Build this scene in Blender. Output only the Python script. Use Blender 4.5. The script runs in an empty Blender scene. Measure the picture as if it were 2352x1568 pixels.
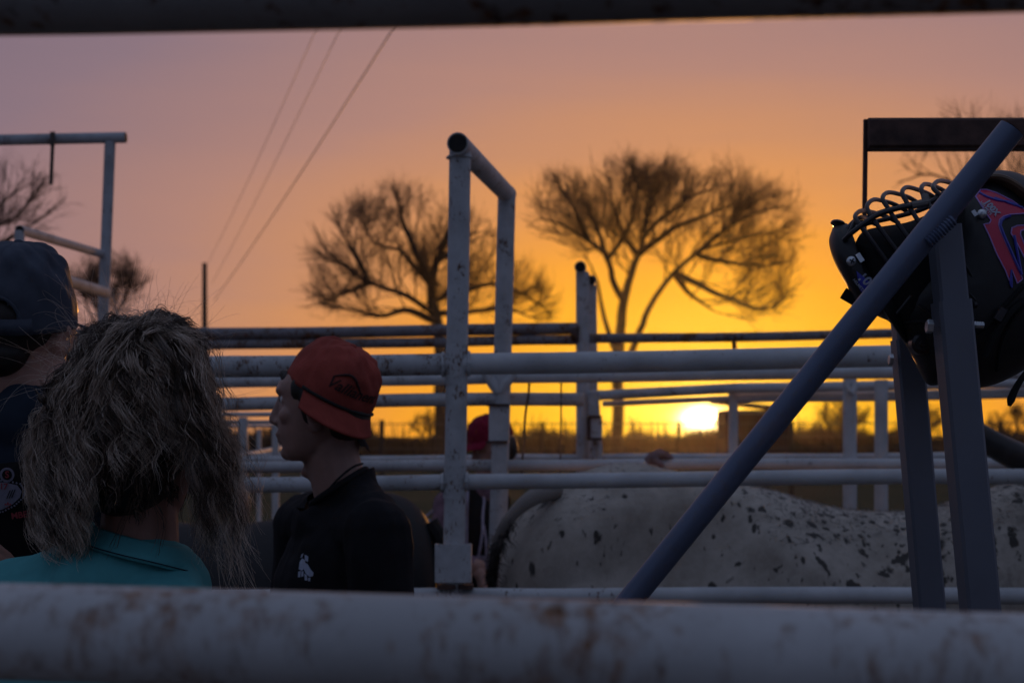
import bpy, bmesh, math, random
import numpy as np
from mathutils import Vector, Matrix

# ------------------------------------------------------------------ camera, sky, sun
sc = bpy.context.scene
COL = sc.collection
F, HZ, CZ = 3267.0, 1010.0, 1.6          # pixels (2352 wide reading of the photo), horizon row, eye height
cam_d = bpy.data.cameras.new("Camera")
cam = bpy.data.objects.new("Camera", cam_d); COL.objects.link(cam)
cam.location = (0, 0, CZ); cam.rotation_euler = (math.radians(90), 0, 0)
cam_d.sensor_width = 36.0; cam_d.lens = 36.0 * F / 2352.0
cam_d.shift_y = (HZ - 784.0) / 2352.0
cam_d.clip_start = 0.05; cam_d.clip_end = 3000.0
cam_d.dof.use_dof = True; cam_d.dof.focus_distance = 2.08; cam_d.dof.aperture_fstop = 6.5
sc.camera = cam

def at(px, py, Y):
    return Vector(((px - 1176.0) / F * Y, Y, CZ + (HZ - py) / F * Y))

SUN_AZ = math.atan((1614.0 - 1176.0) / F)            # towards +x from +y
SUN_EL = math.atan((HZ - 962.0) / F * math.cos(SUN_AZ))
sun_dir = Vector((math.sin(SUN_AZ) * math.cos(SUN_EL), math.cos(SUN_AZ) * math.cos(SUN_EL), math.sin(SUN_EL)))
sl = bpy.data.lights.new("Sun", 'SUN'); sl.energy = 1.3; sl.angle = math.radians(0.6); sl.color = (1.0, 0.42, 0.10)
so = bpy.data.objects.new("Sun", sl); COL.objects.link(so); so.location = (0, 0, 30)
so.rotation_euler = sun_dir.to_track_quat('Z', 'Y').to_euler()

world = bpy.data.worlds.new("World"); sc.world = world; world.use_nodes = True
wn, wl = world.node_tree.nodes, world.node_tree.links
wn.clear()
def wm(op, a, b=None, clamp=False):
    n = wn.new('ShaderNodeMath'); n.operation = op; n.use_clamp = clamp
    for i, v in enumerate((a, b)):
        if v is None: continue
        if isinstance(v, (int, float)): n.inputs[i].default_value = v
        else: wl.new(v, n.inputs[i])
    return n.outputs[0]
tc = wn.new('ShaderNodeTexCoord')
def wdot(vec):
    n = wn.new('ShaderNodeVectorMath'); n.operation = 'DOT_PRODUCT'
    wl.new(tc.outputs['Generated'], n.inputs[0]); n.inputs[1].default_value = vec
    return n.outputs['Value']
sx = wdot((math.cos(SUN_AZ), -math.sin(SUN_AZ), 0)); sy = wdot((math.sin(SUN_AZ), math.cos(SUN_AZ), 0)); sz = wdot((0, 0, 1))
az = wm('MULTIPLY', wm('ABSOLUTE', wm('ARCTAN2', sx, sy)), 180 / math.pi)
el = wm('MULTIPLY', wm('ARCSINE', sz), 180 / math.pi)
elp = wm('ABSOLUTE', el)
tt = wm('SQRT', wm('ADD', wm('POWER', wm('MULTIPLY', az, 0.62), 2.0), wm('POWER', elp, 2.0)))
nz = wn.new('ShaderNodeTexNoise'); nz.inputs['Scale'].default_value = 3.0; nz.inputs['Detail'].default_value = 3.0
mp = wn.new('ShaderNodeMapping'); mp.inputs['Scale'].default_value = (1.0, 1.0, 9.0)
wl.new(tc.outputs['Generated'], mp.inputs['Vector']); wl.new(mp.outputs[0], nz.inputs['Vector'])
tt = wm('ADD', tt, wm('MULTIPLY', wm('SUBTRACT', nz.outputs['Fac'], 0.5), 2.6))     # faint veils of thin cloud
ramp = wn.new('ShaderNodeValToRGB')
wl.new(wm('DIVIDE', tt, 100.0, True), ramp.inputs[0])
def s2l(c):
    return tuple((x / 255 / 12.92) if x / 255 <= 0.04045 else ((x / 255 + 0.055) / 1.055) ** 2.4 for x in c)
SKY = [(0.0, (255, 200, 36)), (0.035, (255, 186, 24)), (0.058, (250, 170, 32)), (0.071, (244, 161, 44)), (0.083, (235, 154, 58)),
       (0.100, (219, 147, 84)), (0.120, (200, 140, 101)), (0.150, (176, 131, 118)), (0.208, (138, 115, 125)), (0.30, (103, 97, 118)), (0.48, (82, 89, 110)), (1.0, (82, 92, 116))]
cr = ramp.color_ramp
while len(cr.elements) > 1: cr.elements.remove(cr.elements[-1])
cr.elements[0].position = SKY[0][0]; cr.elements[0].color = s2l(SKY[0][1]) + (1,)
for p, c in SKY[1:]:
    e = cr.elements.new(p); e.color = s2l(c) + (1,)
# brightening round the sun and its disc
cosr = wdot(tuple(sun_dir))
rr = wm('MULTIPLY', wm('ARCCOSINE', wm('MINIMUM', cosr, 0.99999999)), 180 / math.pi)
del_ = wm('SUBTRACT', el, math.degrees(SUN_EL))
re_ = wm('SQRT', wm('ADD', wm('POWER', wm('MULTIPLY', az, 0.62), 2.0), wm('POWER', del_, 2.0)))
core = wm('MULTIPLY', wm('EXPONENT', wm('MULTIPLY', wm('POWER', wm('DIVIDE', re_, 0.40), 2.0), -1.0)), 9.0)
glow = wm('MULTIPLY', wm('EXPONENT', wm('MULTIPLY', re_, -1.0 / 0.55)), 2.6)
band = wm('MULTIPLY', wm('EXPONENT', wm('MULTIPLY', wm('ADD', wm('POWER', wm('DIVIDE', wm('SUBTRACT', del_, 0.25), 0.45), 2.0), wm('POWER', wm('DIVIDE', az, 3.6), 2.0)), -1.0)), 0.9)
halo = wm('ADD', band, wm('MULTIPLY', wm('EXPONENT', wm('MULTIPLY', rr, -1.0 / 1.7)), 0.40))
def wcol(fac, col):
    n = wn.new('ShaderNodeVectorMath'); n.operation = 'SCALE'; n.inputs[0].default_value = col
    wl.new(fac, n.inputs['Scale']); return n.outputs[0]
def wadd(a, b):
    n = wn.new('ShaderNodeVectorMath'); n.operation = 'ADD'; wl.new(a, n.inputs[0]); wl.new(b, n.inputs[1]); return n.outputs[0]
zen = wm('MULTIPLY', wm('POWER', wm('MAXIMUM', sz, 0.0), 2.0), 0.16)
total = wadd(wcol(zen, (0.60, 0.72, 1.0)), wadd(wadd(ramp.outputs[0], wcol(core, (1.0, 0.86, 0.5))), wadd(wcol(glow, (1.0, 0.66, 0.14)), wcol(halo, (1.0, 0.52, 0.05)))))
bg = wn.new('ShaderNodeBackground'); wl.new(total, bg.inputs['Color']); bg.inputs['Strength'].default_value = 1.0
wo = wn.new('ShaderNodeOutputWorld'); wl.new(bg.outputs[0], wo.inputs['Surface'])

vs = sc.view_settings
sc.display_settings.display_device = 'sRGB'
vs.view_transform = 'Standard'; vs.look = 'None'; vs.exposure = 0.0; vs.gamma = 1.0
sc.cycles.use_denoising = True
sc.cycles.max_bounces = 8; sc.cycles.diffuse_bounces = 3; sc.cycles.glossy_bounces = 3; sc.cycles.transparent_max_bounces = 8
sc.cycles.sample_clamp_indirect = 4.0

# ------------------------------------------------------------------ materials
def new_mat(name):
    m = bpy.data.materials.new(name); m.use_nodes = True
    nt = m.node_tree; return m, nt.nodes, nt.links, nt.nodes['Principled BSDF']
def coords(n, l, scale=(1, 1, 1), rot=(0, 0, 0)):
    t = n.new('ShaderNodeTexCoord'); mp_ = n.new('ShaderNodeMapping')
    mp_.inputs['Scale'].default_value = scale; mp_.inputs['Rotation'].default_value = rot
    l.new(t.outputs['Object'], mp_.inputs['Vector']); return mp_.outputs[0]
def noise(n, l, v, scale, detail=4, rough=0.55):
    x = n.new('ShaderNodeTexNoise'); x.inputs['Scale'].default_value = scale; x.inputs['Detail'].default_value = detail
    x.inputs['Roughness'].default_value = rough; l.new(v, x.inputs['Vector']); return x.outputs['Fac']
def cramp(n, l, fac, stops):
    r = n.new('ShaderNodeValToRGB'); e = r.color_ramp.elements
    e[0].position, e[0].color = stops[0][0], tuple(stops[0][1]) + (1,)
    e[1].position, e[1].color = stops[1][0], tuple(stops[1][1]) + (1,)
    for p, c in stops[2:]:
        k = e.new(p); k.color = tuple(c) + (1,)
    l.new(fac, r.inputs[0]); return r.outputs[0]
def mixc(n, l, fac, a, b):
    x = n.new('ShaderNodeMix'); x.data_type = 'RGBA'
    for i, v in ((0, fac), (6, a), (7, b)):
        if isinstance(v, (int, float)): x.inputs[i].default_value = v
        elif isinstance(v, tuple): x.inputs[i].default_value = v + (1,)
        else: l.new(v, x.inputs[i])
    return x.outputs[2]
def mth(n, l, op, a, b=0.0, clamp=False):
    x = n.new('ShaderNodeMath'); x.operation = op; x.use_clamp = clamp
    for i, v in ((0, a), (1, b)):
        if isinstance(v, (int, float)): x.inputs[i].default_value = v
        else: l.new(v, x.inputs[i])
    return x.outputs[0]
def bump(n, l, p, h, strength=0.2, dist=0.002):
    b = n.new('ShaderNodeBump'); b.inputs['Strength'].default_value = strength; b.inputs['Distance'].default_value = dist
    l.new(h, b.inputs['Height']); l.new(b.outputs[0], p.inputs['Normal'])
BLK, WHT = (0, 0, 0), (1, 1, 1)

def painted_steel(name, base, rust=0.5, scale=1.0, rough=0.66, soft=0.06, rc=((0.055, 0.026, 0.015), (0.19, 0.085, 0.036))):
    """old paint over steel: rust spots, drips and grime; rust 0..1 is how much of it shows"""
    m, n, l, p = new_mat(name)
    v = coords(n, l)
    big = noise(n, l, v, 7 * scale, 8, 0.72)
    v2 = coords(n, l, (1.0, 1.0, 0.28))
    speck = noise(n, l, v2, 95 * scale, 3, 0.6)
    f = mth(n, l, 'ADD', mth(n, l, 'MULTIPLY', big, 0.75), mth(n, l, 'MULTIPLY', speck, 0.55))
    lo = 0.80 - 0.14 * rust
    rmask = cramp(n, l, f, [(lo, BLK), (lo + soft, WHT)])
    grime = cramp(n, l, noise(n, l, v, 5 * scale, 6, 0.65), [(0.35, tuple(x * 0.72 for x in base)), (0.62, base)])
    rcol = cramp(n, l, noise(n, l, v, 60 * scale, 3), [(0.35, rc[0]), (0.65, rc[1])])
    l.new(mixc(n, l, rmask, grime, rcol), p.inputs['Base Color'])
    l.new(cramp(n, l, rmask, [(0.0, (rough,) * 3), (1.0, (0.85,) * 3)]), p.inputs['Roughness'])
    bump(n, l, p, mth(n, l, 'ADD', mth(n, l, 'MULTIPLY', rmask, -0.6), mth(n, l, 'MULTIPLY', noise(n, l, v, 45, 4), 0.5)), 0.35, 0.0012)
    return m
def plain(name, col, rough=0.6, var=0.25, scale=30.0, metallic=0.0, bmp=0.0, bscale=200.0, spec=0.5, stretch=(1, 1, 1), sheen=0.0):
    m, n, l, p = new_mat(name)
    v = coords(n, l, stretch)
    l.new(cramp(n, l, noise(n, l, v, scale, 5), [(0.3, tuple(x * (1 - var) for x in col)), (0.7, tuple(min(1, x * (1 + var)) for x in col))]), p.inputs['Base Color'])
    p.inputs['Roughness'].default_value = rough; p.inputs['Metallic'].default_value = metallic
    p.inputs['Specular IOR Level'].default_value = spec
    if sheen: p.inputs['Sheen Weight'].default_value = sheen
    if bmp: bump(n, l, p, noise(n, l, v, bscale, 4), bmp, 0.002)
    return m
def cloth(name, col, var=0.2, wr=0.5, scale=11.0):
    m, n, l, p = new_mat(name)
    v = coords(n, l)
    l.new(cramp(n, l, noise(n, l, v, 14, 6, 0.6), [(0.3, tuple(x * (1 - var) for x in col)), (0.7, tuple(x * (1 + var) for x in col))]), p.inputs['Base Color'])
    p.inputs['Roughness'].default_value = 0.85; p.inputs['Specular IOR Level'].default_value = 0.15
    folds = noise(n, l, coords(n, l, (1, 1, 0.55), (0.3, 0.5, 0.2)), scale, 3, 0.5)
    weave = noise(n, l, v, 700, 2)
    bump(n, l, p, mth(n, l, 'ADD', folds, mth(n, l, 'MULTIPLY', weave, 0.03)), wr, 0.025)
    return m

M = {}
M['white_paint'] = painted_steel('white_painted_pipe', (0.53, 0.54, 0.56), 0.55, 2.3)
M['rusty_white'] = painted_steel('rust_speckled_white_pipe', (0.50, 0.51, 0.53), 0.80, 2.4)
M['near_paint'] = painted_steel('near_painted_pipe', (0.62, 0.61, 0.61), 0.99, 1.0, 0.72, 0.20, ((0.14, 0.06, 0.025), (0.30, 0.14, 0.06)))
M['matte_white'] = painted_steel('chalky_white_pipe', (0.50, 0.51, 0.54), 0.4, 2.0, 0.9)
M['matte_white'].node_tree.nodes['Principled BSDF'].inputs['Specular IOR Level'].default_value = 0.15
M['top_rail_shade'] = painted_steel('rusty_pipe_painted_shade', (0.30, 0.29, 0.29), 0.8, 1.0, 0.6)  # rusted paint, base colour darkened as the shaded underside of the top rail
M['clean_paint'] = painted_steel('white_painted_pipe_clean', (0.58, 0.59, 0.61), 0.18)
M['rusty_paint'] = painted_steel('peeling_painted_pipe', (0.24, 0.235, 0.26), 0.98, 1.6, 0.6)
M['rust'] = plain('rusty_brown_steel', (0.080, 0.042, 0.034), 0.65, 0.5, 25, 0.3, 0.4, 160)
M['blue_steel'] = plain('blue_grey_coated_steel', (0.105, 0.135, 0.215), 0.36, 0.06, 8, 0.25, 0.06, 900)
M['grey_steel'] = plain('grey_coated_steel', (0.135, 0.15, 0.19), 0.42, 0.08, 8, 0.2, 0.06, 900)
M['zinc'] = plain('zinc_bolt', (0.55, 0.58, 0.62), 0.3, 0.2, 80, 0.9)
M['bore_shade'] = plain('painted_bore_shade', (0.02, 0.018, 0.016), 0.9)  # shade inside an open pipe, painted as a near-black colour
M['rope'] = plain('old_rope', (0.10, 0.08, 0.07), 0.95, 0.4, 120)
M['wire'] = plain('weathered_wire', (0.12, 0.11, 0.10), 0.5, 0.2, 5, 0.6)
M['power_wire'] = plain('power_wire', (0.22, 0.20, 0.20), 0.6, 0.1, 1)
M['bark'] = plain('winter_bark', (0.055, 0.040, 0.032), 0.9, 0.35, 3)
M['twig'] = plain('winter_twig', (0.085, 0.055, 0.042), 0.9, 0.3, 2)
M['brush'] = plain('field_brush', (0.050, 0.034, 0.022), 0.95, 0.4, 0.4)
M['wood_pole'] = plain('pole_wood', (0.075, 0.055, 0.042), 0.9, 0.3, 2)
M['barn'] = plain('shed_boards', (0.075, 0.04, 0.028), 0.85, 0.35, 2, stretch=(6, 6, 0.4))
M['tin'] = plain('tin_roof', (0.22, 0.20, 0.20), 0.45, 0.3, 2, 0.6)
M['skin'] = plain('skin', (0.33, 0.19, 0.155), 0.5, 0.10, 40, 0, 0.15, 300)
M['skin_warm'] = plain('skin_warm', (0.36, 0.19, 0.145), 0.5, 0.10, 40, 0, 0.15, 300)
for k in ('skin', 'skin_warm'):
    pb = M[k].node_tree.nodes['Principled BSDF']
    pb.inputs['Subsurface Weight'].default_value = 0.35; pb.inputs['Subsurface Radius'].default_value = (0.02, 0.008, 0.004)
    pb.inputs['Subsurface Scale'].default_value = 0.6
M['eye'] = plain('eye_white', (0.6, 0.56, 0.54), 0.2, 0.05)
M['dark_hair'] = plain('dark_hair', (0.014, 0.010, 0.008), 0.5, 0.4, 90, stretch=(1, 1, 0.15))
M['teal_cloth'] = cloth('teal_shirt_cloth', (0.082, 0.33, 0.355), 0.12, 0.35)
M['navy_cloth'] = cloth('navy_shirt_cloth', (0.018, 0.027, 0.043), 0.2, 0.35)
M['navy_cap'] = cloth('navy_cap_cloth', (0.066, 0.076, 0.102), 0.22, 0.30, 26)
M['black_cloth'] = cloth('black_cloth', (0.012, 0.012, 0.015), 0.3, 0.5)
M['black_vest'] = cloth('black_vest_cloth', (0.011, 0.010, 0.011), 0.3, 0.2)
M['denim'] = cloth('blue_denim', (0.05, 0.075, 0.14), 0.25, 0.5)
M['red_cap'] = cloth('faded_red_cap_cloth', (0.31, 0.060, 0.046), 0.25, 0.30, 26)
M['crimson_cap'] = cloth('crimson_cap_cloth', (0.20, 0.011, 0.034), 0.15, 0.3, 26)
M['plaid'] = cloth('plum_shirt_cloth', (0.16, 0.10, 0.13), 0.5, 0.4)
M['black_trim'] = plain('black_cord', (0.01, 0.009, 0.009), 0.8)
M['white_trim'] = plain('pale_piping', (0.34, 0.31, 0.40), 0.7, 0.2, 60)
M['white_print'] = plain('pale_print', (0.36, 0.40, 0.52), 0.7, 0.15, 200)
M['badge_print'] = plain('dull_badge_print', (0.20, 0.185, 0.24), 0.8, 0.15, 200)
M['cap_thread'] = plain('dark_cap_thread', (0.035, 0.010, 0.010), 0.8)
M['red_print'] = plain('red_print', (0.28, 0.03, 0.04), 0.7, 0.2, 200)
M['boot'] = plain('brown_boot_leather', (0.07, 0.04, 0.025), 0.5)
M['helmet_black'] = plain('black_helmet_shell', (0.010, 0.0105, 0.013), 0.5, 0.2, 60, 0, 0.12, 500)
M['liner'] = plain('black_foam_liner', (0.006, 0.006, 0.007), 0.95, 0.3, 200, 0, 0.3, 400)
M['cage'] = plain('black_coated_wire', (0.022, 0.020, 0.026), 0.32, 0.2, 60, 0.2)
M['tape'] = plain('grey_tape', (0.17, 0.16, 0.15), 0.8, 0.2, 100)
M['gloss_red'] = plain('glossy_red_decal', (0.58, 0.025, 0.085), 0.22, 0.12, 30)
M['gloss_blue'] = plain('glossy_blue_decal', (0.055, 0.06, 0.42), 0.22, 0.1, 30)
M['gloss_black'] = plain('glossy_dark_decal', (0.018, 0.022, 0.032), 0.22, 0.1, 30)
M['violet_line'] = plain('violet_outline', (0.40, 0.24, 0.62), 0.3, 0.1, 30)
M['leather'] = plain('brown_leather', (0.085, 0.045, 0.022), 0.55, 0.3, 40, 0, 0.3, 250)
M['glove'] = plain('glove_suede', (0.20, 0.13, 0.125), 0.85, 0.3, 60, 0, 0.3, 200)
M['horn'] = plain('dark_horn', (0.028, 0.025, 0.026), 0.45, 0.4, 20)
M['black_hide'] = plain('black_hide', (0.011, 0.010, 0.012), 0.75, 0.3, 60, 0, 0.3, 250)

def hide_mat():
    m, n, l, p = new_mat('speckled_hide')
    def vor(scale, st, rot, seed):
        v = coords(n, l, st, rot); nn = n.new('ShaderNodeTexNoise'); nn.inputs['Scale'].default_value = 22; l.new(v, nn.inputs['Vector'])
        k = n.new('ShaderNodeVectorMath'); k.operation = 'SCALE'; k.inputs['Scale'].default_value = 0.035; l.new(nn.outputs['Color'], k.inputs[0])
        a = n.new('ShaderNodeVectorMath'); a.operation = 'ADD'; l.new(v, a.inputs[0]); l.new(k.outputs[0], a.inputs[1])
        o = n.new('ShaderNodeVectorMath'); o.operation = 'ADD'; l.new(a.outputs[0], o.inputs[0]); o.inputs[1].default_value = (seed, seed, seed)
        x = n.new('ShaderNodeTexVoronoi'); x.inputs['Scale'].default_value = scale; l.new(o.outputs[0], x.inputs['Vector'])
        sp = n.new('ShaderNodeSeparateColor'); l.new(x.outputs['Color'], sp.inputs[0]); return x.outputs['Distance'], sp.outputs[0]
    sep = n.new('ShaderNodeSeparateXYZ'); tcn = n.new('ShaderNodeTexCoord'); l.new(tcn.outputs['Object'], sep.inputs[0])
    area = noise(n, l, coords(n, l), 4.5, 3, 0.6)
    right = mth(n, l, 'MULTIPLY', mth(n, l, 'SUBTRACT', sep.outputs['X'], 0.35), 0.85)
    right = mth(n, l, 'MAXIMUM', right, 0.0)
    low = mth(n, l, 'MAXIMUM', mth(n, l, 'MULTIPLY', mth(n, l, 'SUBTRACT', 1.36, sep.outputs['Z']), 0.9), 0.0)
    dens = mth(n, l, 'ADD', mth(n, l, 'ADD', right, mth(n, l, 'MULTIPLY', low, right)), mth(n, l, 'SUBTRACT', mth(n, l, 'MULTIPLY', area, 0.9), -0.02), True)
    masks = []
    for sc_, st, rot, seed, r0 in ((13.0, (1.0, 1.0, 0.5), (0, 0.42, 0), 0.0, 0.40), (21.0, (1.0, 1.0, 0.42), (0, 0.55, 0), 3.1, 0.38), (17.0, (1.0, 1.0, 0.45), (0, -0.2, 0), 7.7, 0.33)):
        dist, rnd = vor(sc_, st, rot, seed)
        on = mth(n, l, 'LESS_THAN', rnd, mth(n, l, 'MULTIPLY', dens, 0.42))
        size = mth(n, l, 'MULTIPLY', mth(n, l, 'ADD', rnd, 0.35), r0)
        edge = mth(n, l, 'MULTIPLY', mth(n, l, 'SUBTRACT', size, dist), 14.0, True)
        masks.append(mth(n, l, 'MULTIPLY', on, edge))
    f = mth(n, l, 'MAXIMUM', mth(n, l, 'MAXIMUM', masks[0], masks[1]), masks[2])
    for sc_, st, rot, off in ((30, (1.0, 1.0, 0.36), (0, 0.45, 0), 0.0), (25, (1.0, 1.0, 0.45), (0, 0.3, 0), 0.016)):
        nz_ = noise(n, l, coords(n, l, st, rot), sc_, 3, 0.5)
        th = mth(n, l, 'SUBTRACT', 0.722 + off, mth(n, l, 'MULTIPLY', dens, 0.125))
        f = mth(n, l, 'MAXIMUM', f, mth(n, l, 'MULTIPLY', mth(n, l, 'SUBTRACT', nz_, th), 26.0, True))
    roan = cramp(n, l, noise(n, l, coords(n, l, (1, 1, 0.4), (0, 0.4, 0)), 26, 5, 0.75), [(0.52, BLK), (0.75, WHT)])
    f = mth(n, l, 'MAXIMUM', mth(n, l, 'MULTIPLY', f, 0.92), mth(n, l, 'MULTIPLY', roan, mth(n, l, 'MULTIPLY', right, 0.55), True))
    base = cramp(n, l, noise(n, l, coords(n, l), 7, 6, 0.7), [(0.3, (0.30, 0.255, 0.21)), (0.65, (0.53, 0.475, 0.415))])
    l.new(mixc(n, l, f, base, (0.022, 0.018, 0.016)), p.inputs['Base Color'])
    p.inputs['Roughness'].default_value = 0.85; p.inputs['Sheen Weight'].default_value = 0.15
    bump(n, l, p, noise(n, l, coords(n, l, (1, 1, 0.4)), 260, 3), 0.35, 0.004)
    return m
M['hide'] = hide_mat()

def hair_mat(name, stops, rough=0.38):
    m, n, l, p = new_mat(name)
    g = n.new('ShaderNodeNewGeometry')
    c = cramp(n, l, g.outputs['Random Per Island'], stops)
    l.new(c, p.inputs['Base Color']); p.inputs['Roughness'].default_value = rough
    p.inputs['Specular IOR Level'].default_value = 0.9
    tr = n.new('ShaderNodeBsdfTranslucent'); l.new(c, tr.inputs['Color'])
    mx = n.new('ShaderNodeMixShader'); mx.inputs[0].default_value = 0.30
    l.new(p.outputs[0], mx.inputs[1]); l.new(tr.outputs[0], mx.inputs[2])
    l.new(mx.outputs[0], n['Material Output'].inputs['Surface'])
    return m
M['blonde'] = hair_mat('ash_blonde_hair', [(0.0, (0.32, 0.23, 0.165)), (0.3, (0.60, 0.46, 0.36)), (0.7, (0.86, 0.71, 0.59)), (1.0, (0.95, 0.84, 0.74))])
M['blonde_dark'] = hair_mat('dark_blonde_and_shade', [(0.0, (0.035, 0.021, 0.014)), (0.6, (0.095, 0.06, 0.04)), (0.9, (0.22, 0.15, 0.105)), (1.0, (0.6, 0.47, 0.38))])  # dark blonde strands, colour deepened to paint the shade among the locks
M['highlight'] = hair_mat('painted_highlight_hair', [(0.0, (0.62, 0.50, 0.40)), (0.5, (0.86, 0.73, 0.62)), (1.0, (0.97, 0.88, 0.80))])  # pale colour paints the lit highlights on single locks
M['fur'] = hair_mat('pale_fur', [(0.0, (0.22, 0.20, 0.18)), (0.8, (0.46, 0.43, 0.41)), (1.0, (0.55, 0.52, 0.5))], 0.6)

# ------------------------------------------------------------------ mesh helpers
class MB:
    def __init__(s): s.v, s.f = [], []
    def add(s, vs_, fs_):
        o = len(s.v); s.v += [tuple(v) for v in vs_]; s.f += [tuple(i + o for i in f) for f in fs_]; return s
    def tube(s, pts, rad, n=12, caps=True):
        pts = [Vector(p) for p in pts]; k = len(pts)
        if not hasattr(rad, '__len__'): rad = [rad] * k
        tan = [((pts[min(i + 1, k - 1)] - pts[max(i - 1, 0)]).normalized()) for i in range(k)]
        a = tan[0].orthogonal().normalized(); vs_ = []
        for i in range(k):
            a = (a - tan[i] * a.dot(tan[i])).normalized(); b = tan[i].cross(a)
            for j in range(n):
                t = 2 * math.pi * j / n
                vs_.append(pts[i] + (a * math.cos(t) + b * math.sin(t)) * rad[i])
        fs_ = [(i * n + j, i * n + (j + 1) % n, (i + 1) * n + (j + 1) % n, (i + 1) * n + j) for i in range(k - 1) for j in range(n)]
        if caps: fs_ += [tuple(range(n - 1, -1, -1)), tuple((k - 1) * n + j for j in range(n))]
        return s.add(vs_, fs_)
    def capsule(s, p0, p1, r0, r1=None, n=14):
        r1 = r0 if r1 is None else r1
        p0, p1 = Vector(p0), Vector(p1); d = p1 - p0
        u = d.normalized() if d.length > 1e-6 else Vector((0, 0, 1))
        pts, rad = [], []
        for t in (88, 60, 35, 12): pts.append(p0 - u * r0 * math.sin(math.radians(t))); rad.append(r0 * math.cos(math.radians(t)))
        for t in (12, 35, 60, 88): pts.append(p1 + u * r1 * math.sin(math.radians(t))); rad.append(r1 * math.cos(math.radians(t)))
        return s.tube(pts, rad, n)
    def chain(s, pts, rad, n=14):
        for i in range(len(pts) - 1): s.capsule(pts[i], pts[i + 1], rad[i], rad[i + 1], n)
        return s
    def ell(s, c, r, rot=None, nu=20, nv=12):
        c = Vector(c); rot = rot or Matrix.Identity(3)
        vs_ = [c + rot @ Vector((0, 0, r[2]))]
        for i in range(1, nv):
            ph = math.pi * i / nv
            for j in range(nu):
                t = 2 * math.pi * j / nu
                vs_.append(c + rot @ Vector((r[0] * math.sin(ph) * math.cos(t), r[1] * math.sin(ph) * math.sin(t), r[2] * math.cos(ph))))
        vs_.append(c + rot @ Vector((0, 0, -r[2])))
        fs_ = [(0, 1 + j, 1 + (j + 1) % nu) for j in range(nu)]
        for i in range(nv - 2):
            for j in range(nu):
                a = 1 + i * nu + j; b = 1 + i * nu + (j + 1) % nu
                fs_.append((a, a + nu, b + nu, b))
        e = len(vs_) - 1; o = 1 + (nv - 2) * nu
        fs_ += [(o + j, e, o + (j + 1) % nu) for j in range(nu)]
        return s.add(vs_, fs_)
    def box(s, c, size, rot=None):
        c = Vector(c); rot = rot or Matrix.Identity(3); hx, hy, hz = (x / 2 for x in size)
        vs_ = [c + rot @ Vector((x, y, z)) for z in (-hz, hz) for x, y in ((-hx, -hy), (hx, -hy), (hx, hy), (-hx, hy))]
        return s.add(vs_, [(3, 2, 1, 0), (4, 5, 6, 7), (0, 1, 5, 4), (1, 2, 6, 5), (2, 3, 7, 6), (3, 0, 4, 7)])
    def bar(s, p0, p1, w, h, up=(0, 0, 1), ch=0.12):
        """chamfered rectangular bar from p0 to p1"""
        p0, p1 = Vector(p0), Vector(p1); d = (p1 - p0).normalized(); x = d.cross(Vector(up)).normalized(); y = x.cross(d).normalized()
        c = min(w, h) * ch
        prof = [(-w / 2 + c, -h / 2), (w / 2 - c, -h / 2), (w / 2, -h / 2 + c), (w / 2, h / 2 - c), (w / 2 - c, h / 2), (-w / 2 + c, h / 2), (-w / 2, h / 2 - c), (-w / 2, -h / 2 + c)]
        vs_ = [p + x * a + y * b for p in (p0, p1) for a, b in prof]
        fs_ = [(i, (i + 1) % 8, 8 + (i + 1) % 8, 8 + i) for i in range(8)] + [tuple(range(7, -1, -1)), tuple(range(8, 16))]
        return s.add(vs_, fs_)
    def rings(s, rr_, caps=True):
        k = len(rr_[0]); vs_ = [p for r in rr_ for p in r]
        fs_ = [(i * k + j, i * k + (j + 1) % k, (i + 1) * k + (j + 1) % k, (i + 1) * k + j) for i in range(len(rr_) - 1) for j in range(k)]
        if caps: fs_ += [tuple(range(k - 1, -1, -1)), tuple((len(rr_) - 1) * k + j for j in range(k))]
        return s.add(vs_, fs_)
    def pipe_end(s, p, d, r, depth=0.05, n=20):
        """rim and dark bore of an open pipe end are separate; this is only a flat disc coloured as the shade inside"""
        p, d = Vector(p), Vector(d).normalized(); a = d.orthogonal().normalized(); b = d.cross(a)
        vs_ = [p + d * 0.0015 + (a * math.cos(2 * math.pi * j / n) + b * math.sin(2 * math.pi * j / n)) * r for j in range(n)]
        return s.add(vs_, [tuple(range(n))])
    def build(s, name, m, parent=None, smooth=True, angle=0.6):
        me = bpy.data.meshes.new(name); me.from_pydata(s.v, [], s.f); me.validate(); me.update()
        bm = bmesh.new(); bm.from_mesh(me); bmesh.ops.recalc_face_normals(bm, faces=bm.faces); bm.to_mesh(me); bm.free()
        return link(name, me, m, parent, smooth, angle)
def link(name, me, m, parent=None, smooth=True, angle=0.6):
    me.name = name
    o = bpy.data.objects.new(name, me); COL.objects.link(o)
    if m is not None:
        me.materials.clear(); me.materials.append(m)
    if smooth:
        me.polygons.foreach_set('use_smooth', [True] * len(me.polygons))
        if angle: me.set_sharp_from_angle(angle=angle)
    if parent: own(o, parent)
    return o
def own(o, parent):
    o.parent = parent
    o.matrix_parent_inverse = Matrix.Translation(-root_loc(parent))
    return o
def root_loc(p):
    v = Vector(p.location)
    while p.parent: p = p.parent; v = Vector((0, 0, 0)) if False else v
    return v if p.type == 'EMPTY' and p.parent is None and v == p.location else Vector((0, 0, 0))
def thing(name, label, cat, loc=(0, 0, 0), group=None):
    o = bpy.data.objects.new(name, None); COL.objects.link(o); o.location = loc; o.empty_display_size = 0.1
    return tag(o, label, cat, group)
def tag(o, label=None, cat=None, group=None, kind=None):
    for k, v in (('label', label), ('category', cat), ('group', group), ('kind', kind)):
        if v: o[k] = v
    return o
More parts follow.
